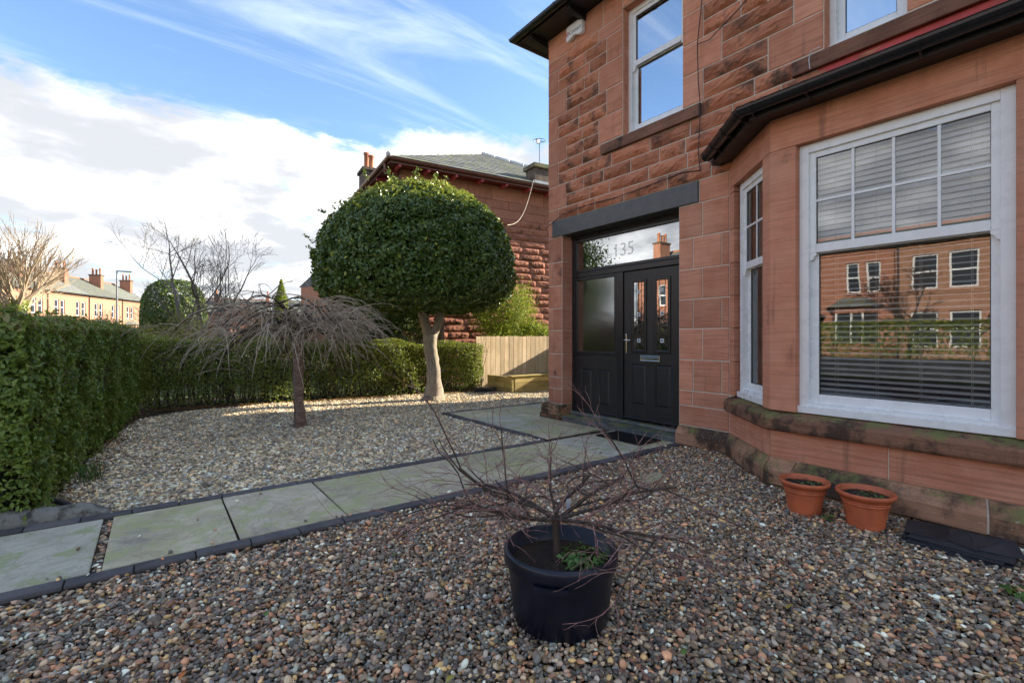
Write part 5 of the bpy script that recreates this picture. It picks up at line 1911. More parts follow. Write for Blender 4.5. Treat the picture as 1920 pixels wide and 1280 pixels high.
# fallen leaves and scraps
lv = MB()
pr = [(0, 0), (.012, .010), (.022, .013), (.034, .009), (.046, 0), (.034, -.009), (.022, -.013), (.012, -.010)]
lv.v = [(x, y, .004 * abs(y) / .013 + .004 * math.sin(x * 70)) for x, y in pr]
lv.f = [(0, 1, 7), (1, 2, 6, 7), (2, 3, 5, 6), (3, 4, 5)]
LEAFM = {}
for nm, c_ in (('orange', (.50, .14, .02)), ('brown', (.20, .075, .03)), ('green', (.12, .22, .03)), ('yellow', (.42, .33, .05))):
    plain('fallen_' + nm, c_, rough=.6, nscale=30)
    LEAFM[nm] = lv.mesh('fallen_leaf', MATS['fallen_' + nm])
rg = random.Random(19)
spots = [(0.65, 3.2, 'orange', 'on gravel right beside the near path edging'), (2.0, 2.6, 'orange', 'behind the big black pot'),
         (1.2, 1.9, 'brown', 'just left of the big black pot'), (0.5, 1.75, 'orange', 'low at the left foreground'),
         (2.3, 1.5, 'orange', 'right of the big black pot'), (0.9, 1.6, 'yellow', 'left of the big black pot'),
         (3.4, 2.5, 'green', 'near the bay corner'), (1.15, 2.7, 'green', 'between path and pot'),
         (2.2, 2.2, 'brown', 'on gravel behind and right of the pot'), (0.1, 2.2, 'orange', 'at the far left foreground'),
         (2.9, 1.3, 'brown', 'in front of the terracotta pots'), (1.75, 1.15, 'green', 'in the foreground below the pot'),
         (0.35, 4.9, 'brown', 'on pale gravel just beyond the path'), (1.9, 6.3, 'brown', 'on pale gravel right of the weeping tree'),
         (1.0, 5.6, 'orange', 'on pale gravel in front of the weeping tree'), (2.4, 1.05, 'yellow', 'in the right foreground'),
         (0.2, 5.6, 'brown', 'on pale gravel near the tall hedge'), (2.6, 2.0, 'green', 'between the pot and the bay'), (0.45, 2.5, 'green', 'left of the pot near the path'),
         (1.5, 2.2, 'orange', 'hidden close behind the black pot')]
for x, y, nm, where in spots:
    o = bpy.data.objects.new('fallen_leaf', LEAFM[nm])
    COL.objects.link(o)
    o.location = (x + rg.uniform(-.03, .03), y, .024)
    s_ = rg.uniform(.75, 1.25)
    o.scale = (s_, s_ * rg.uniform(.8, 1.2), s_)
    o.rotation_euler = (rg.gauss(0, .35), rg.gauss(0, .35), rg.uniform(0, 6.28))
    tag(o, f'{nm} fallen leaf {where}', 'leaf', 'fallen leaves on the gravel')
# leaf litter under the hedges
r = np.random.default_rng(6)
n = 2600
s_ = r.random(n)
P = np.column_stack([-0.1 + 6.4 * s_ + r.normal(0, .1, n), 10.62 - 0.98 * s_ + r.normal(0, .10, n), r.uniform(.004, .025, n)])
n2 = 1100
s_ = r.random(n2)
P = np.concatenate([P, np.column_stack([-.62 + .42 * s_ + r.normal(0, .09, n2), 4.9 + 5.8 * s_, r.uniform(.004, .025, n2)])])
n3 = 150
P = np.concatenate([P, np.column_stack([r.uniform(-.4, 4.1, n3), r.uniform(.9, 3.3, n3), r.uniform(.012, .022, n3)]),
                    np.column_stack([r.uniform(-.4, 3.7, n3), r.uniform(4.7, 9.4, n3), r.uniform(.012, .022, n3)])])
P = P[~((P[:, 0] > 1.2) & (P[:, 0] < 1.9) & (P[:, 1] > 1.3) & (P[:, 1] < 2.0))]
o = obj('leaf_litter', leaf_mesh('leaf_litter', P, r.normal(0, .35, P.shape) + [0, 0, 1], .034, 'leaf_brown', rng=r), None, None, kind='stuff')
tag(o, 'dry brown leaf litter under the hedges and over the gravel', 'leaf litter')

# ---- vertical board fence and the timber bed in front of it
FY = 10.15
fence = thing('board_fence', 'pale vertical board fence between the hedge and the house', 'fence', (6.5, FY, 0))
rg = random.Random(9)
x = 6.44
while x < 9.6:
    w = rg.uniform(.128, .142)
    mb = MB().box(x, x + w, FY + rg.uniform(-.004, .004), FY + .02, -.05, 1.315 + rg.uniform(-.006, .006))
    obj('board', mb, MATS['fence_wood'], fence, bevel=.003)
    x += w + .010
for z_ in (0.25, 1.05):
    obj('rail', MB().box(6.44, 9.6, FY + .022, FY + .07, z_, z_ + .09), MATS['fence_wood'], fence)
bed = thing('timber_bed', 'raised bed of stacked mossy timber sleepers before the fence', 'raised bed', (7.4, 8.9, 0))
for k in range(3):
    z_ = -.03 + .135 * k
    obj('sleeper', MB().box(6.66, 9.3, 8.82 + .006 * k, 8.95 + .006 * k, z_ + .003, z_ + .132), MATS['sleeper_wood'], bed, bevel=.006)
    obj('sleeper', MB().box(6.57 + .006 * (k % 2), 6.655, 8.83 + .006 * k, 9.85, z_ + .003, z_ + .132), MATS['sleeper_wood'], bed, bevel=.006)
obj('capping', MB().box(6.56, 9.3, 8.80, 9.02, .381, .405), MATS['sleeper_wood'], bed, bevel=.005)
obj('soil', MB().box(6.66, 9.3, 8.97, 9.9, -.02, .33), MATS['soil'], bed)
for k in range(5):
    mb = MB().prism([(-.26, -.13), (.25, -.12), (.26, .13), (-.25, .12)], 0, .012)
    o = obj('roof_slate', mb, MATS['slate_dark'], None, bevel=.002)
    o.location = (6.25 + rg.uniform(-.03, .03), 9.42 + rg.uniform(-.03, .03), .012 + .022 * k)
    o.rotation_euler = (rg.gauss(0, .03), rg.gauss(0, .03), math.radians(-30 + rg.uniform(-12, 12)))
    tag(o, 'dark slate in the low heap at the foot of the board fence', 'slate', 'slates heaped by the fence')

# ---- garden shed in the side passage; its shadow falls across the fence
shed = thing('garden_shed', 'timber garden shed in the side passage whose shadow crosses the fence', 'shed', (12.3, 8.7, 0))
for k in range(13):
    obj('board', MB().box(11.25, 11.27, 7.6 + .19 * k, 7.6 + .19 * (k + 1) - .006, -.05, 1.9), MATS['fence_wood'], shed)
obj('frame', MB().box(11.275, 13.2, 7.6, 10.06, -.05, 1.88), MATS['dark_wood'], shed)
obj('roof', MB().box(11.2, 13.3, 7.5, 10.1, 1.91, 1.97), MATS['slate_dark'], shed)

# ================================================================== next house along
NR = math.radians(-6.5)
nb_ = thing('neighbour_house', 'red sandstone neighbouring house with hipped slate roof behind the domed tree', 'house', (5.45, 12.42, -0.2), NR)
NL, ND = 9.2, 11.0
nw = obj('wall', MB().box(0.0, NL, 0.016, .4, -.1, 6.12).box(0.0, .4, .401, ND, -.1, 6.12).box(NL - .4, NL, .401, ND, -.1, 6.12).box(.401, NL - .401, ND - .4, ND, -.1, 6.12), MATS['mortar_dark'], nb_, local=True)


def nstone(me, x0, x1, z0, z1, j=.005):
    o = bpy.data.objects.new('stone', me)
    link(o, nw, True)
    o.location = (x0 + j, 0, z0 + j)
    o.scale = (x1 - x0 - 2 * j, 1, z1 - z0 - 2 * j)


rg = random.Random(77)
rows = 25
rh = 5.15 / rows
for k in range(rows):
    x = 0.0
    first = (.30, .52)[(k // 2) % 2]
    nstone(ASH['neighbour_ashlar'], 0, first, k * rh, (k + 1) * rh)
    x = first
    while x < NL - .01:
        w = rg.uniform(.55, 1.02)
        if NL - x - w < .4:
            w = NL - x
        nstone(rg.choice(ROCK_N), x, x + w, k * rh, (k + 1) * rh)
        x += w
for k, (z0, z1) in enumerate(((5.15, 5.42), (5.42, 5.68), (5.68, 6.12))):
    x = 0
    while x < NL - .01:
        w = rg.uniform(.75, 1.1)
        if NL - x - w < .5:
            w = NL - x
        nstone(ASH['neighbour_ashlar'], x, x + w, z0, z1)
        x += w
# front wall windows barely seen
ov = .42
obj('soffit', MB().box(-ov, NL + ov, -ov, ND + ov, 6.125, 6.15), MATS['maroon_paint'], nb_, local=True)
obj('fascia', MB().box(-ov - .02, NL + ov, -ov - .022, -ov - .001, 6.09, 6.25).box(-ov - .022, -ov - .001, -ov - .0, ND + ov, 6.09, 6.25), MATS['gutter_brown'], nb_, local=True)
half_gutter([(NL + ov, -ov - .075, 6.20), (-ov - .075, -ov - .075, 6.20), (-ov - .075, ND + ov, 6.20)][::-1], .06, 'gutter_brown', nb_, local=True)
for k in range(11):
    x = -.2 + .82 * k
    obj('rafter_end', MB().box(x, x + .07, -ov + .002, -.02, 6.03, 6.122), MATS['rafter_red'], nb_, local=True)
    obj('rafter_end', MB().box(-ov + .002, -.02, x + .4, x + .47, 6.03, 6.122), MATS['rafter_red'], nb_, local=True)
obj('downpipe', MB().tube([(-ov - .075, -ov + .3, 6.16), (-ov - .06, -ov + .3, 6.0), (-.10, -ov + .62, 5.75), (-.06, .2, 5.6), (-.06, .2, 0)], .04, 8), MATS['gutter_brown'], nb_, local=True)
e = ov + .10
zt2 = 6.22 + 2.6
rmesh = MB().add([(-e, -e, 6.22), (NL + e, -e, 6.22), (NL + e, ND + e, 6.22), (-e, ND + e, 6.22), (NL / 2, 4.35, zt2), (NL / 2, ND - 4.35, zt2)],
                 [(0, 1, 4), (1, 2, 5, 4), (2, 3, 5), (3, 0, 4, 5), (3, 2, 1, 0)])
nroof = obj('roof', rmesh, MATS['slate'], nb_, local=True)
# slates of the slope that faces the garden, in courses
A, B, T = Vector((-e, -e, 6.225)), Vector((NL + e, -e, 6.225)), Vector((NL / 2, 4.35, zt2 + .005))
nn = (B - A).cross(T - A).normalized()
NRW = 15
for k in range(NRW):
    f0, f1 = k / NRW, min(1, (k + 1.2) / NRW)
    a0, b0, a1, b1 = A.lerp(T, f0), B.lerp(T, f0), A.lerp(T, f1), B.lerp(T, f1)
    L = (b0 - a0).length
    m = max(1, int(L / .46))
    for c_ in range(m):
        g0, g1 = (c_ + .015) / m, (c_ + .985) / m
        lo, hi = nn * .022, nn * .008
        q = [a0.lerp(b0, g0) + lo, a0.lerp(b0, g1) + lo, a1.lerp(b1, g1) + hi, a1.lerp(b1, g0) + hi]
        w_ = [v - nn * .012 for v in q]
        obj('slate', MB().add(q + w_, [(0, 1, 2, 3), (0, 4, 5, 1), (1, 5, 6, 2), (2, 6, 7, 3), (3, 7, 4, 0)]), MATS['slate'], nroof, local=True)
hip = MB()
for P0, P1 in ((A, T), (B, T)):
    d = (P1 - P0)
    for k in range(12):
        hip.tube([P0 + d * (k / 12 + .003) + Vector((0, 0, .03)), P0 + d * ((k + 1) / 12 - .003) + Vector((0, 0, .045))], [.075, .07], 8)
obj('hip_capping', hip, MATS['zinc_white'], nroof, local=True)


def chimney(parent, x, y, z0, z1, wx, wy, m, capm, pots, local=True):
    c = obj('chimney', MB().box(x - wx / 2, x + wx / 2, y - wy / 2, y + wy / 2, z0, z1), MATS[m], parent, bevel=.01, local=local)
    obj('chimney_cap', MB().box(x - wx / 2 - .07, x + wx / 2 + .07, y - wy / 2 - .07, y + wy / 2 + .07, z1 + .001, z1 + .14), MATS[capm], c, bevel=.015, local=True)
    for px_, py_, h_ in pots:
        pr = [(.10, z1 + .14), (.125, z1 + .16), (.105, z1 + .2), (.098, z1 + h_ - .1), (.125, z1 + h_ - .07), (.125, z1 + h_), (.09, z1 + h_), (.085, z1 + .2), (0, z1 + .2)]
        obj('chimney_pot', MB().lathe(pr, 14, (x + px_, y + py_)), MATS['clay_pot'], c, smooth=True, local=True)
    return c


chimney(nb_, 4.66, -.02, 6.2, 6.82, .95, .55, 'chimney_stone', 'moss_cap', ())
obj('lead_flashing', MB().box(4.1, 5.22, -.40, .34, 6.24, 6.38), MATS['lead_grey'], nroof, local=True)
chimney(nb_, .95, 7.6, 6.0, 8.35, .62, .9, 'chimney_stone', 'chimney_stone', ((-.05, .22, .95), (.05, -.2, .72)))
aer = thing('tv_aerial', 'thin pole with a loop television aerial above the neighbouring roof', 'aerial', (10.05, 12.0, 6.3))
obj('pole', MB().tube([(10.05, 12.0, 5.9), (10.05, 12.0, 7.62)], .018, 6), MATS['steel'], aer)
mb = MB()
mb.tube([(10.05 + .22 * math.cos(a) * .8, 12.0 + .22 * math.sin(a), 7.68 + .03 * math.sin(a)) for a in np.linspace(0, 2 * math.pi, 20)], .012, 5)
mb.tube([(9.88, 12.0, 7.68), (10.22, 12.0, 7.68)], .012, 5)
obj('loop', mb, MATS['steel'], aer)
obj('booster', MB().box(9.93, 10.02, 11.97, 12.03, 7.56, 7.70), MATS['alarm_white'], aer, bevel=.01)
pts = []
p0, p1 = Vector((9.4, 11.5, 6.15)), Vector((6.2, 8.5, 3.75))
for k in range(13):
    s_ = k / 12
    q = p0.lerp(p1, s_)
    q.z -= .42 * math.sin(math.pi * s_)
    pts.append(q)
o = obj('overhead_cable', MB().tube(pts, .007, 5), MATS['cable_cream'], None)
tag(o, 'cream cable sagging from the neighbouring roof towards the domed tree', 'cable')

# ---- trees and shrubs next door
def clump_points(c, rad, n, seed, k=26, flat=1.0, top=1.0):
    r = np.random.default_rng(seed)
    C = r.normal(size=(k, 3))
    C /= np.linalg.norm(C, axis=1, keepdims=True)
    C *= np.array(rad) * r.uniform(.45, .95, (k, 1))
    i = r.integers(0, k, n)
    P = C[i] + r.normal(size=(n, 3)) * np.array(rad) * .17
    N3 = P / np.array(rad) + r.normal(0, .6, (n, 3))
    return P + np.array(c), N3, r


gc = thing('golden_conifer', 'yellow green feathery conifer rising behind the board fence', 'tree', (8.1, 11.1, 0))
obj('trunk', MB().tube([(8.1, 11.1, -.05), (8.12, 11.1, 1.2), (8.1, 11.12, 2.3)], [.10, .07, .02], 8), MATS['bark_dark'], gc)
P1, N1, r = clump_points((7.95, 11.05, 1.85), (1.0, .6, 1.15), 19000, 41, 46)
P2, N2, r = clump_points((9.0, 11.0, 1.3), (.8, .55, .55), 8000, 42, 24)
P, N3 = np.concatenate([P1, P2]), np.concatenate([N1, N2])
obj('crown', leaf_mesh('crown', P, N3, .062, 'leaf_conifer', rng=r, aspect=.35), None, gc, kind='stuff')
ds = thing('dark_shrub', 'dark evergreen shrub with a straight brown trunk behind the back hedge', 'tree', (6.05, 11.25, 0))
obj('trunk', MB().tube([(6.05, 11.25, -.05), (6.05, 11.25, 1.0), (6.06, 11.25, 2.3)], [.10, .088, .07], 10), MATS['bark_cherry'], ds)
P, N3, r = clump_points((5.0, 11.7, 1.5), (.85, .55, .95), 14000, 44, 36)
P4, N4, r = clump_points((6.0, 11.2, 2.45), (.8, .7, .45), 6000, 45, 20)
obj('crown', leaf_mesh('crown', np.concatenate([P, P4]), np.concatenate([N3, N4]), .06, 'leaf_topiary', rng=r), None, ds, kind='stuff')

# open timber screen in front of the neighbouring house
sc_ = thing('timber_screen', 'dark open slatted timber screen beyond the weeping tree', 'screen', (4.5, 13.4, 0))
for x in (3.75, 4.4, 5.0):
    obj('post', MB().box(x, x + .10, 13.35, 13.45, -.05, 2.25), MATS['dark_wood'], sc_)
for k in range(6):
    z_ = .55 + .29 * k
    obj('slat', MB().box(3.7, 5.15, 13.32, 13.348, z_, z_ + .11), MATS['dark_wood'], sc_)
pil = thing('gate_pillar', 'red sandstone gate pillar beside the timber screen', 'pillar', (5.35, 13.6, 0))
obj('shaft', MB().box(5.16, 5.52, 13.4, 13.76, -.05, 2.0), MATS['far_red'], pil, bevel=.01)
obj('cap', MB().box(5.11, 5.57, 13.35, 13.81, 2.001, 2.14), MATS['far_red'], pil, bevel=.02)


def blob_tree(name, label, c, rad, n, size, mat, seed, k=60, trunk=True, cat='tree', solid=False):
    t = thing(name, label, cat, (c[0], c[1], 0))
    if trunk:
        obj('trunk', MB().tube([(c[0], c[1], -.05), (c[0], c[1], c[2])], [.12, .06], 8), MATS['bark_dark'], t)
    if solid:
        r = np.random.default_rng(seed)
        D = r.normal(size=(n, 3))
        D /= np.linalg.norm(D, axis=1, keepdims=True)
        ex = 3.0
        A_ = np.abs(D / np.array(rad))
        R = 1 / ((np.hypot(A_[:, 0], A_[:, 1]) ** ex + A_[:, 2] ** ex) ** (1 / ex))
        P = D * (R * (1 - np.minimum(r.exponential(.06, n), .4)) * (1 + .04 * lump(D * 4, seed, 1.5)))[:, None] + np.array(c)
        N3 = D + r.normal(0, .5, D.shape)
    else:
        P, N3, r = clump_points(c, rad, n, seed, k)
    P = P[P[:, 2] > 0.02]
    N3 = N3[:len(P)]
    obj('crown', leaf_mesh('crown', P, N3, size, mat, rng=r), None, t, kind='stuff')
    return t


blob_tree('topiary_bush', 'large rounded clipped green bush beyond the hedge corner', (0.72, 26.9, 2.0), (1.28, 1.28, 1.88), 17000, .13, 'leaf_topiary', 51, solid=True)
blob_tree('yellow_shrub', 'loose yellow leaved shrub in front of the rounded bush', (0.75, 18.0, 1.15), (1.15, .8, .9), 1900, .075, 'leaf_yellow', 52, 40, cat='shrub', trunk=False)
r = random.Random(5)
mb = MB()
for k in range(46):
    a = r.uniform(0, 6.28)
    branch(mb, (0.75 + r.gauss(0, .3), 18 + r.gauss(0, .25), 0), (math.cos(a) * .35, math.sin(a) * .3, 1), r.uniform(1.2, 2.3), .012, .003, r, 5, .1)
obj('stems', mb, MATS['twig_ochre'], bpy.data.objects['yellow_shrub'])
cn = thing('small_conifer', 'small upright pointed conifer beyond the weeping tree', 'tree', (5.28, 27.2, 0))
r = np.random.default_rng(53)
n = 9000
zz_ = r.random(n) ** 1.2
a = r.uniform(0, 6.28, n)
rad = .62 * (1 - zz_ ** 2.2) * np.sqrt(r.uniform(.5, 1, n))
P = np.column_stack([5.28 + np.cos(a) * rad, 27.2 + np.sin(a) * rad, .2 + 4.05 * zz_])
obj('crown', leaf_mesh('crown', P, np.column_stack([np.cos(a), np.sin(a), np.full(n, .3)]) + r.normal(0, .4, (n, 3)), .13, 'leaf_conifer', rng=r, aspect=.4), None, cn, kind='stuff')
obj('trunk', MB().tube([(5.28, 27.2, -.05), (5.28, 27.2, 3.6)], [.1, .03], 6), MATS['bark_dark'], cn)
blob_tree('dark_bush', 'low dark evergreen bush behind the weeping tree', (3.35, 17.5, 1.0), (1.25, .8, .95), 6500, .08, 'leaf_dark', 54, 34, cat='shrub', trunk=False)
blob_tree('golden_bush', 'low golden green bush behind the left hedge', (-0.9, 21.0, 1.0), (1.6, .9, .8), 6000, .09, 'leaf_yellow', 55, 34, cat='shrub', trunk=False)
blob_tree('roadside_bush', 'yellow green roadside bush in front of the far terrace', (-6.5, 36.0, 1.2), (3.2, 1.4, 1.1), 7000, .15, 'leaf_backhedge', 56, 44, cat='shrub', trunk=False)
blob_tree('corner_bush', 'green bush beside the street lamp', (-3.2, 44.0, 1.2), (2.6, 1.2, 1.0), 6000, .15, 'leaf_yellow', 57, 44, cat='shrub', trunk=False)

bt = thing('bare_tree', 'leafless dark grey tree with several upright stems behind the back hedge', 'tree', (1.55, 21.3, 0))
rg = random.Random(61)
mb = MB()
for dx, lean, L, r0 in ((-.22, -.10, 3.1, .085), (.05, .05, 3.0, .09), (.28, .16, 2.8, .07), (-.05, -.3, 2.3, .05)):
    d = RT_ * lean + Vector((0, 0, 1))
    bare_tree(mb, Vector((1.55, 21.3, -.1)) + RT_ * dx, d, L, r0, 4, rg, .62, 3, .16, .0055, .60, .12)
obj('limbs', mb, MATS['twig_grey'], bt)
lt = thing('ivy_clad_tree', 'big leafless tan tree with ivy on its trunk at the left edge', 'tree', (-6.9, 42.5, 0))
rg = random.Random(67)
mb = MB()
base = Vector((-6.9, 42.5, -.1))
mb.tube([base, base + Vector((.05, 0, 1.6)), base + Vector((.0, .05, 3.3))], [.42, .36, .34], 10, cap=False)
for k in range(11):
    a = 2 * math.pi * k / 11 + rg.uniform(-.2, .2)
    tl = rg.uniform(.35, 1.25)
    d = Vector((math.cos(a) * tl, math.sin(a) * tl, 1.0))
    bare_tree(mb, base + Vector((0, 0, rg.uniform(2.4, 3.4))), d, rg.uniform(2.1, 2.7), .12, 3, rg, .42, 4, .28, .013, .68, .08)
obj('limbs', mb, MATS['twig_tan'], lt)
r = np.random.default_rng(3)
n = 2600
a = r.uniform(0, 6.28, n)
zz_ = r.uniform(.2, 3.6, n)
rad = .42 + r.normal(0, .05, n)
P = np.column_stack([-6.87 + np.cos(a) * rad, 42.5 + np.sin(a) * rad, zz_])
obj('ivy', leaf_mesh('ivy', P, np.column_stack([np.cos(a), np.sin(a), np.full(n, .3)]), .16, 'leaf_backhedge', rng=r), None, lt, kind='stuff')
for (x, y, s_, sd_, lb) in ((0.5, 75, 1.0, 71, 'pale leafless tree standing behind the far end of the terrace'), (7.0, 62, .85, 72, 'reddish leafless tree far behind the weeping tree')):
    t = thing('distant_tree', lb, 'tree', (x, y, 0))
    rg = random.Random(sd_)
    mb = MB()
    for k in range(6):
        a = 2 * math.pi * k / 6
        bare_tree(mb, (x, y, 1.0), (math.cos(a) * .5, math.sin(a) * .5, 1), 2.6 * s_, .14, 3, rg, .5, 4, .2, .02, .66, .1)
    mb.tube([(x, y, -.1), (x, y, 1.3)], [.3, .25], 8)
    obj('limbs', mb, MATS['twig_tan' if sd_ == 71 else 'twig_maple'], t)

# ---- street lamp
lamp = thing('street_lamp', 'tall grey street lamp standing before the far terrace', 'street lamp', (-2.40, 49.2, 0))
obj('column', MB().tube([(-2.4, 49.2, -.1), (-2.4, 49.2, 1.4), (-2.4, 49.2, 1.45), (-2.4, 49.2, 6.45)], [.11, .11, .075, .05], 10), MATS['lamp_grey'], lamp)
obj('lantern', MB().box(-2.44, -1.45, 49.05, 49.30, 6.42, 6.52), MATS['lamp_grey'], lamp, bevel=.03)
obj('diffuser', MB().box(-2.0, -1.5, 49.08, 49.27, 6.40, 6.418), MATS['alarm_white'], lamp)

# ================================================================== terraces
def house_unit(label, loc, rotz, w=6.4, depth=8.5, eave=5.9, rise=2.6, m='far_orange', group=None, bay=True, chim=True, seed=0,
               wins=None, porch_w=False, name='terraced_house', detail=True):
    """local: x along the street front, y into the house, front faces -y"""
    t = thing(name, label, 'house', loc, rotz, group)
    r = random.Random(seed)
    wl = wins or [(0.9, 1.55, 3.6, 5.2), (1.75, 2.4, 3.6, 5.2), (4.1, 4.75, 3.6, 5.2), (5.0, 5.65, 3.6, 5.2), (4.4, 5.5, 0.5, 2.4)]
    mb = MB()
    holes = [(a, b, c, d) for a, b, c, d in wl]
    # front wall around real openings
    xs_ = sorted({0, w, *[h[0] for h in holes], *[h[1] for h in holes]})
    zs_ = sorted({-.1, eave, *[h[2] for h in holes], *[h[3] for h in holes]})
    for a, b in zip(xs_[:-1], xs_[1:]):
        for c, d in zip(zs_[:-1], zs_[1:]):
            if not any(h[0] < (a + b) / 2 < h[1] and h[2] < (c + d) / 2 < h[3] for h in holes):
                mb.box(a, b, 0, .3, c, d)
    mb.box(0, .3, .301, depth, -.1, eave).box(w - .3, w, .301, depth, -.1, eave).box(.301, w - .301, depth - .3, depth, -.1, eave)
    obj('wall', mb, MATS[m], t, local=True)
    obj('string_course', MB().box(-.01, w + .01, -.05, -.002, eave - .22, eave - .02).box(0, w, -.035, -.002, 3.25, 3.4), MATS[m], t, local=True)
    for a, b, c, d in wl:
        f = obj('window', frame_mb(a, b, c, d, .085, .10, .16).box(a + .085, b - .085, .10, .155, (c + d) / 2 - .04, (c + d) / 2 + .04), MATS['white_upvc'], t, local=True)
        obj('pane', MB().box(a + .08, b - .08, .165, .172, c + .08, d - .08), MATS['far_window'], f, local=True)
        obj('sill', MB().box(a - .08, b + .08, -.06, .098, c - .13, c - .002), MATS[m], f, local=True)
    e_ = .3
    obj('roof', MB().add([(-.02, -e_, eave), (w + .02, -e_, eave), (w + .02, depth + e_, eave), (-.02, depth + e_, eave), (-.02, depth / 2, eave + rise), (w + .02, depth / 2, eave + rise),
                          (-.02, -e_, eave + .14), (w + .02, -e_, eave + .14)],
                         [(0, 1, 7, 6), (6, 7, 5, 4), (2, 3, 4, 5), (3, 2, 1, 0), (1, 2, 5, 7), (3, 0, 6, 4)]), MATS['slate'], t, local=True)
    obj('ridge', MB().tube([(0, depth / 2, eave + rise + .03), (w, depth / 2, eave + rise + .03)], .09, 6), MATS['clay_pot'], t, local=True)
    obj('gutter', MB().tube([(0, -e_ - .06, eave + .08), (w, -e_ - .06, eave + .08)], .06, 6), MATS['black_plastic'], t, local=True)
    obj('downpipe', MB().tube([(w - .12, -.08, 0), (w - .12, -.08, eave)], .045, 6), MATS['black_plastic'], t, local=True)
    if chim:
        chimney(t, w - .35, depth * .32, eave + .5, eave + rise + .45, .6, 1.3, 'far_red', 'chimney_stone', ((0, -.4, .95), (0, 0, .8), (0, .4, .95)))
    if bay:
        bx0, bx1 = .55, 2.75
        pb = [(bx0, 0), (bx0 + .45, -.75), (bx1 - .45, -.75), (bx1, 0)]
        b_ = obj('bay', MB().prism([(x, y - .002) for x, y in pb], -.1, .95).prism([(x, y - .002) for x, y in pb], 2.5, 2.8), MATS[m], t, local=True)
        obj('bay_window', MB().prism([(bx0 + .08, -.003), (bx0 + .5, -.68), (bx1 - .5, -.68), (bx1 - .08, -.003)], .951, 2.499), MATS['far_window'], b_, local=True)
        for x in (bx0 + .47, bx0 + .98, bx1 - .55):
            obj('mullion', MB().box(x, x + .09, -.74, -.685, .952, 2.498), MATS['white_upvc'], b_, local=True)
        obj('bay_roof', MB().add([(bx0 - .2, -.003, 2.81), (bx0 + .35, -.97, 2.81), (bx1 - .35, -.97, 2.81), (bx1 + .2, -.003, 2.81), (bx0 + .6, -.003, 3.35), (bx1 - .6, -.003, 3.35)],
                                 [(0, 1, 4), (1, 2, 5, 4), (2, 3, 5), (3, 2, 1, 0), (0, 4, 5, 3)]), MATS['slate'], b_, local=True)
    dr = obj('door', MB().box(3.15, 3.95, -.04, -.002, 0, 2.1), MATS['gasket'], t, local=True)
    obj('canopy', MB().box(2.95, 4.15, -.75, -.003, 2.35, 2.47) if not porch_w else MB().box(2.6, 6.0, -.9, -.003, 2.4, 2.62), MATS['white_upvc' if porch_w else 'slate'], t, local=True)
    return t


def unit_rot(p0, p1):
    return math.atan2(p1[1] - p0[1], p1[0] - p0[0])


TA, TB = Vector((-17.0, 51.0)), Vector((-0.6, 85.0))
td = (TB - TA).normalized()
# front must face the street (towards +X, -Y): run the units from the far end back towards us
rotT = math.atan2(td.y, td.x)
labels = ['terraced house at the left edge behind the big tan tree', 'terraced house with white porch roof left of the tall brick chimneys',
          'terraced house with two white windows right of the tall chimneys', 'terraced house right behind the street lamp',
          'terraced house at the far right end of the row', 'last small terraced house before the rounded bush']
for k in range(6):
    p = TA + td * (6.3 * k)
    house_unit(labels[k], (p.x, p.y, 0), rotT, w=6.3, m='far_orange', group='terraced houses across the far street', seed=k, porch_w=(k in (0, 1)), chim=True)
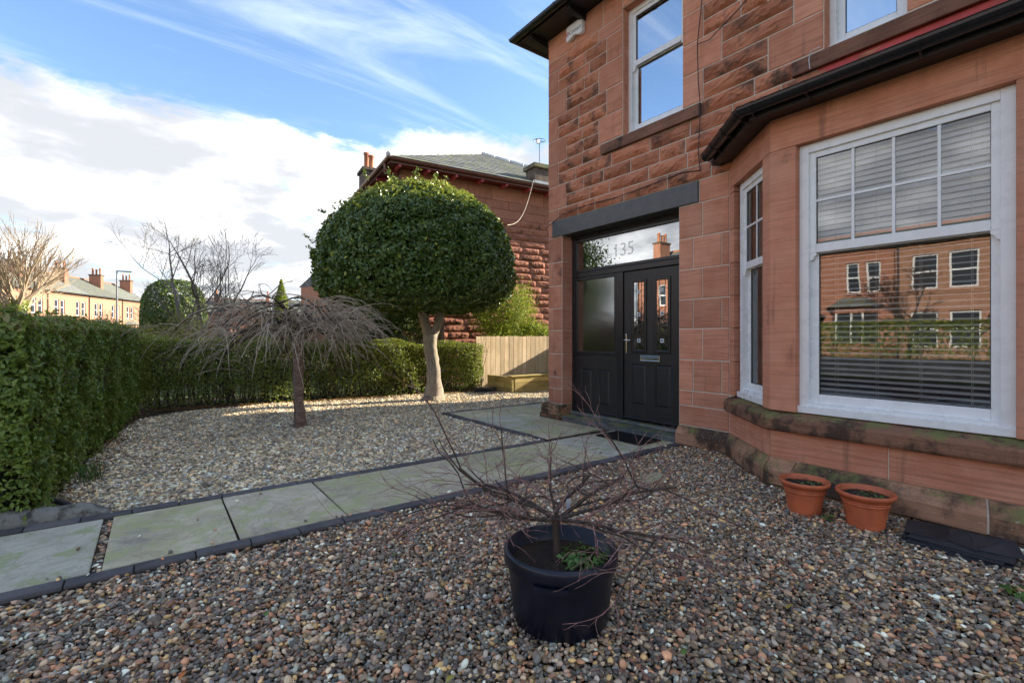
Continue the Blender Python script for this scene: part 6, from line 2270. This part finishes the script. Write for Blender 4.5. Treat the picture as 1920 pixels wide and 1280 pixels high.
# further house seen past the domed tree, and roofs beyond
house_unit('distant red house peeping out left of the domed tree', (14.5, 40.2, 0), rotT - math.radians(40), w=9, m='far_red', name='distant_house', bay=False, chim=True)
for k in range(4):
    house_unit(['distant red roofed house low behind the bare tree', 'distant house just left of the pointed conifer', 'distant house just right of the pointed conifer', 'distant house behind the timber screen'][k],
               (1.0 + 7.4 * k, 92.0 - 1.5 * k, 0), math.radians(-12), w=7.2, eave=5.0, m='far_red', group='distant houses', name='distant_house', bay=False)
blob_tree('distant_wood', 'reddish brown bush far behind the weeping tree', (8.5, 45, 1.6), (3.0, 1.2, 1.4), 5000, .2, 'leaf_brown', 58, 40, trunk=False, cat='shrub')

# ---- across the street: what the windows mirror
house_unit('rock faced red house across the street, mirrored in the bay window', (-20.0, 7.7, 0), math.pi / 2, w=7.6, eave=5.75, m='far_red', name='opposite_house', chim=False, rise=1.5,
           wins=[(0.55, 1.15, 3.55, 5.1), (1.4, 2.0, 3.55, 5.1), (4.6, 5.4, 3.55, 5.1), (5.8, 6.6, 3.55, 5.1), (4.5, 5.8, .6, 2.4)])
house_unit('smooth pink house across the street, mirrored in the bay window', (-20.0, 0.05, 0), math.pi / 2, w=7.6, eave=5.75, m='far_orange', name='opposite_house', bay=False, chim=False, rise=1.5,
           wins=[(1.0, 2.3, 3.5, 5.2), (2.7, 3.9, 3.5, 5.2), (4.6, 5.6, 3.5, 5.2), (6.0, 7.0, 3.5, 5.2), (1.0, 2.6, .8, 2.5), (4.5, 5.6, .8, 2.5), (6.0, 7.0, .8, 2.5)])
house_unit('house across the street further down, mirrored in the door glass', (-20.0, 17.0, 0), math.pi / 2, w=7.6, eave=5.75, m='far_red', name='opposite_house')
h2, q = hedge('opposite_hedge', 'clipped hedge on a low wall across the street', (-11.0, 1.0), (-11.0, 30.0), 0.9, 1.35, 24000, .10, 'leaf_backhedge', 91, twn=40)
for o in list(h2.children):
    o.location.z += .5
ow = obj('street_wall', MB().box(-11.95, -10.95, 0.5, 30.5, -.1, .55), MATS['slate_dark'], None)
tag(ow, 'low dark garden wall under the hedge across the street', 'wall')
blob_tree('street_evergreen', 'tall dark evergreen tree across the street, mirrored above the door', (-10.5, 21.5, 3.9), (2.3, 2.3, 3.6), 16000, .16, 'leaf_dark', 93, 70)
ot = thing('opposite_bare_tree', 'leafless tree across the street mirrored in the bay window', 'tree', (-13.5, 5.6, 0))
rg = random.Random(95)
mb = MB()
bare_tree(mb, (-13.5, 5.6, -.1), (0, 0, 1), 2.1, .09, 4, rg, .6, 3, .15, .012, .66, .12)
obj('limbs', mb, MATS['bark_dark'], ot)
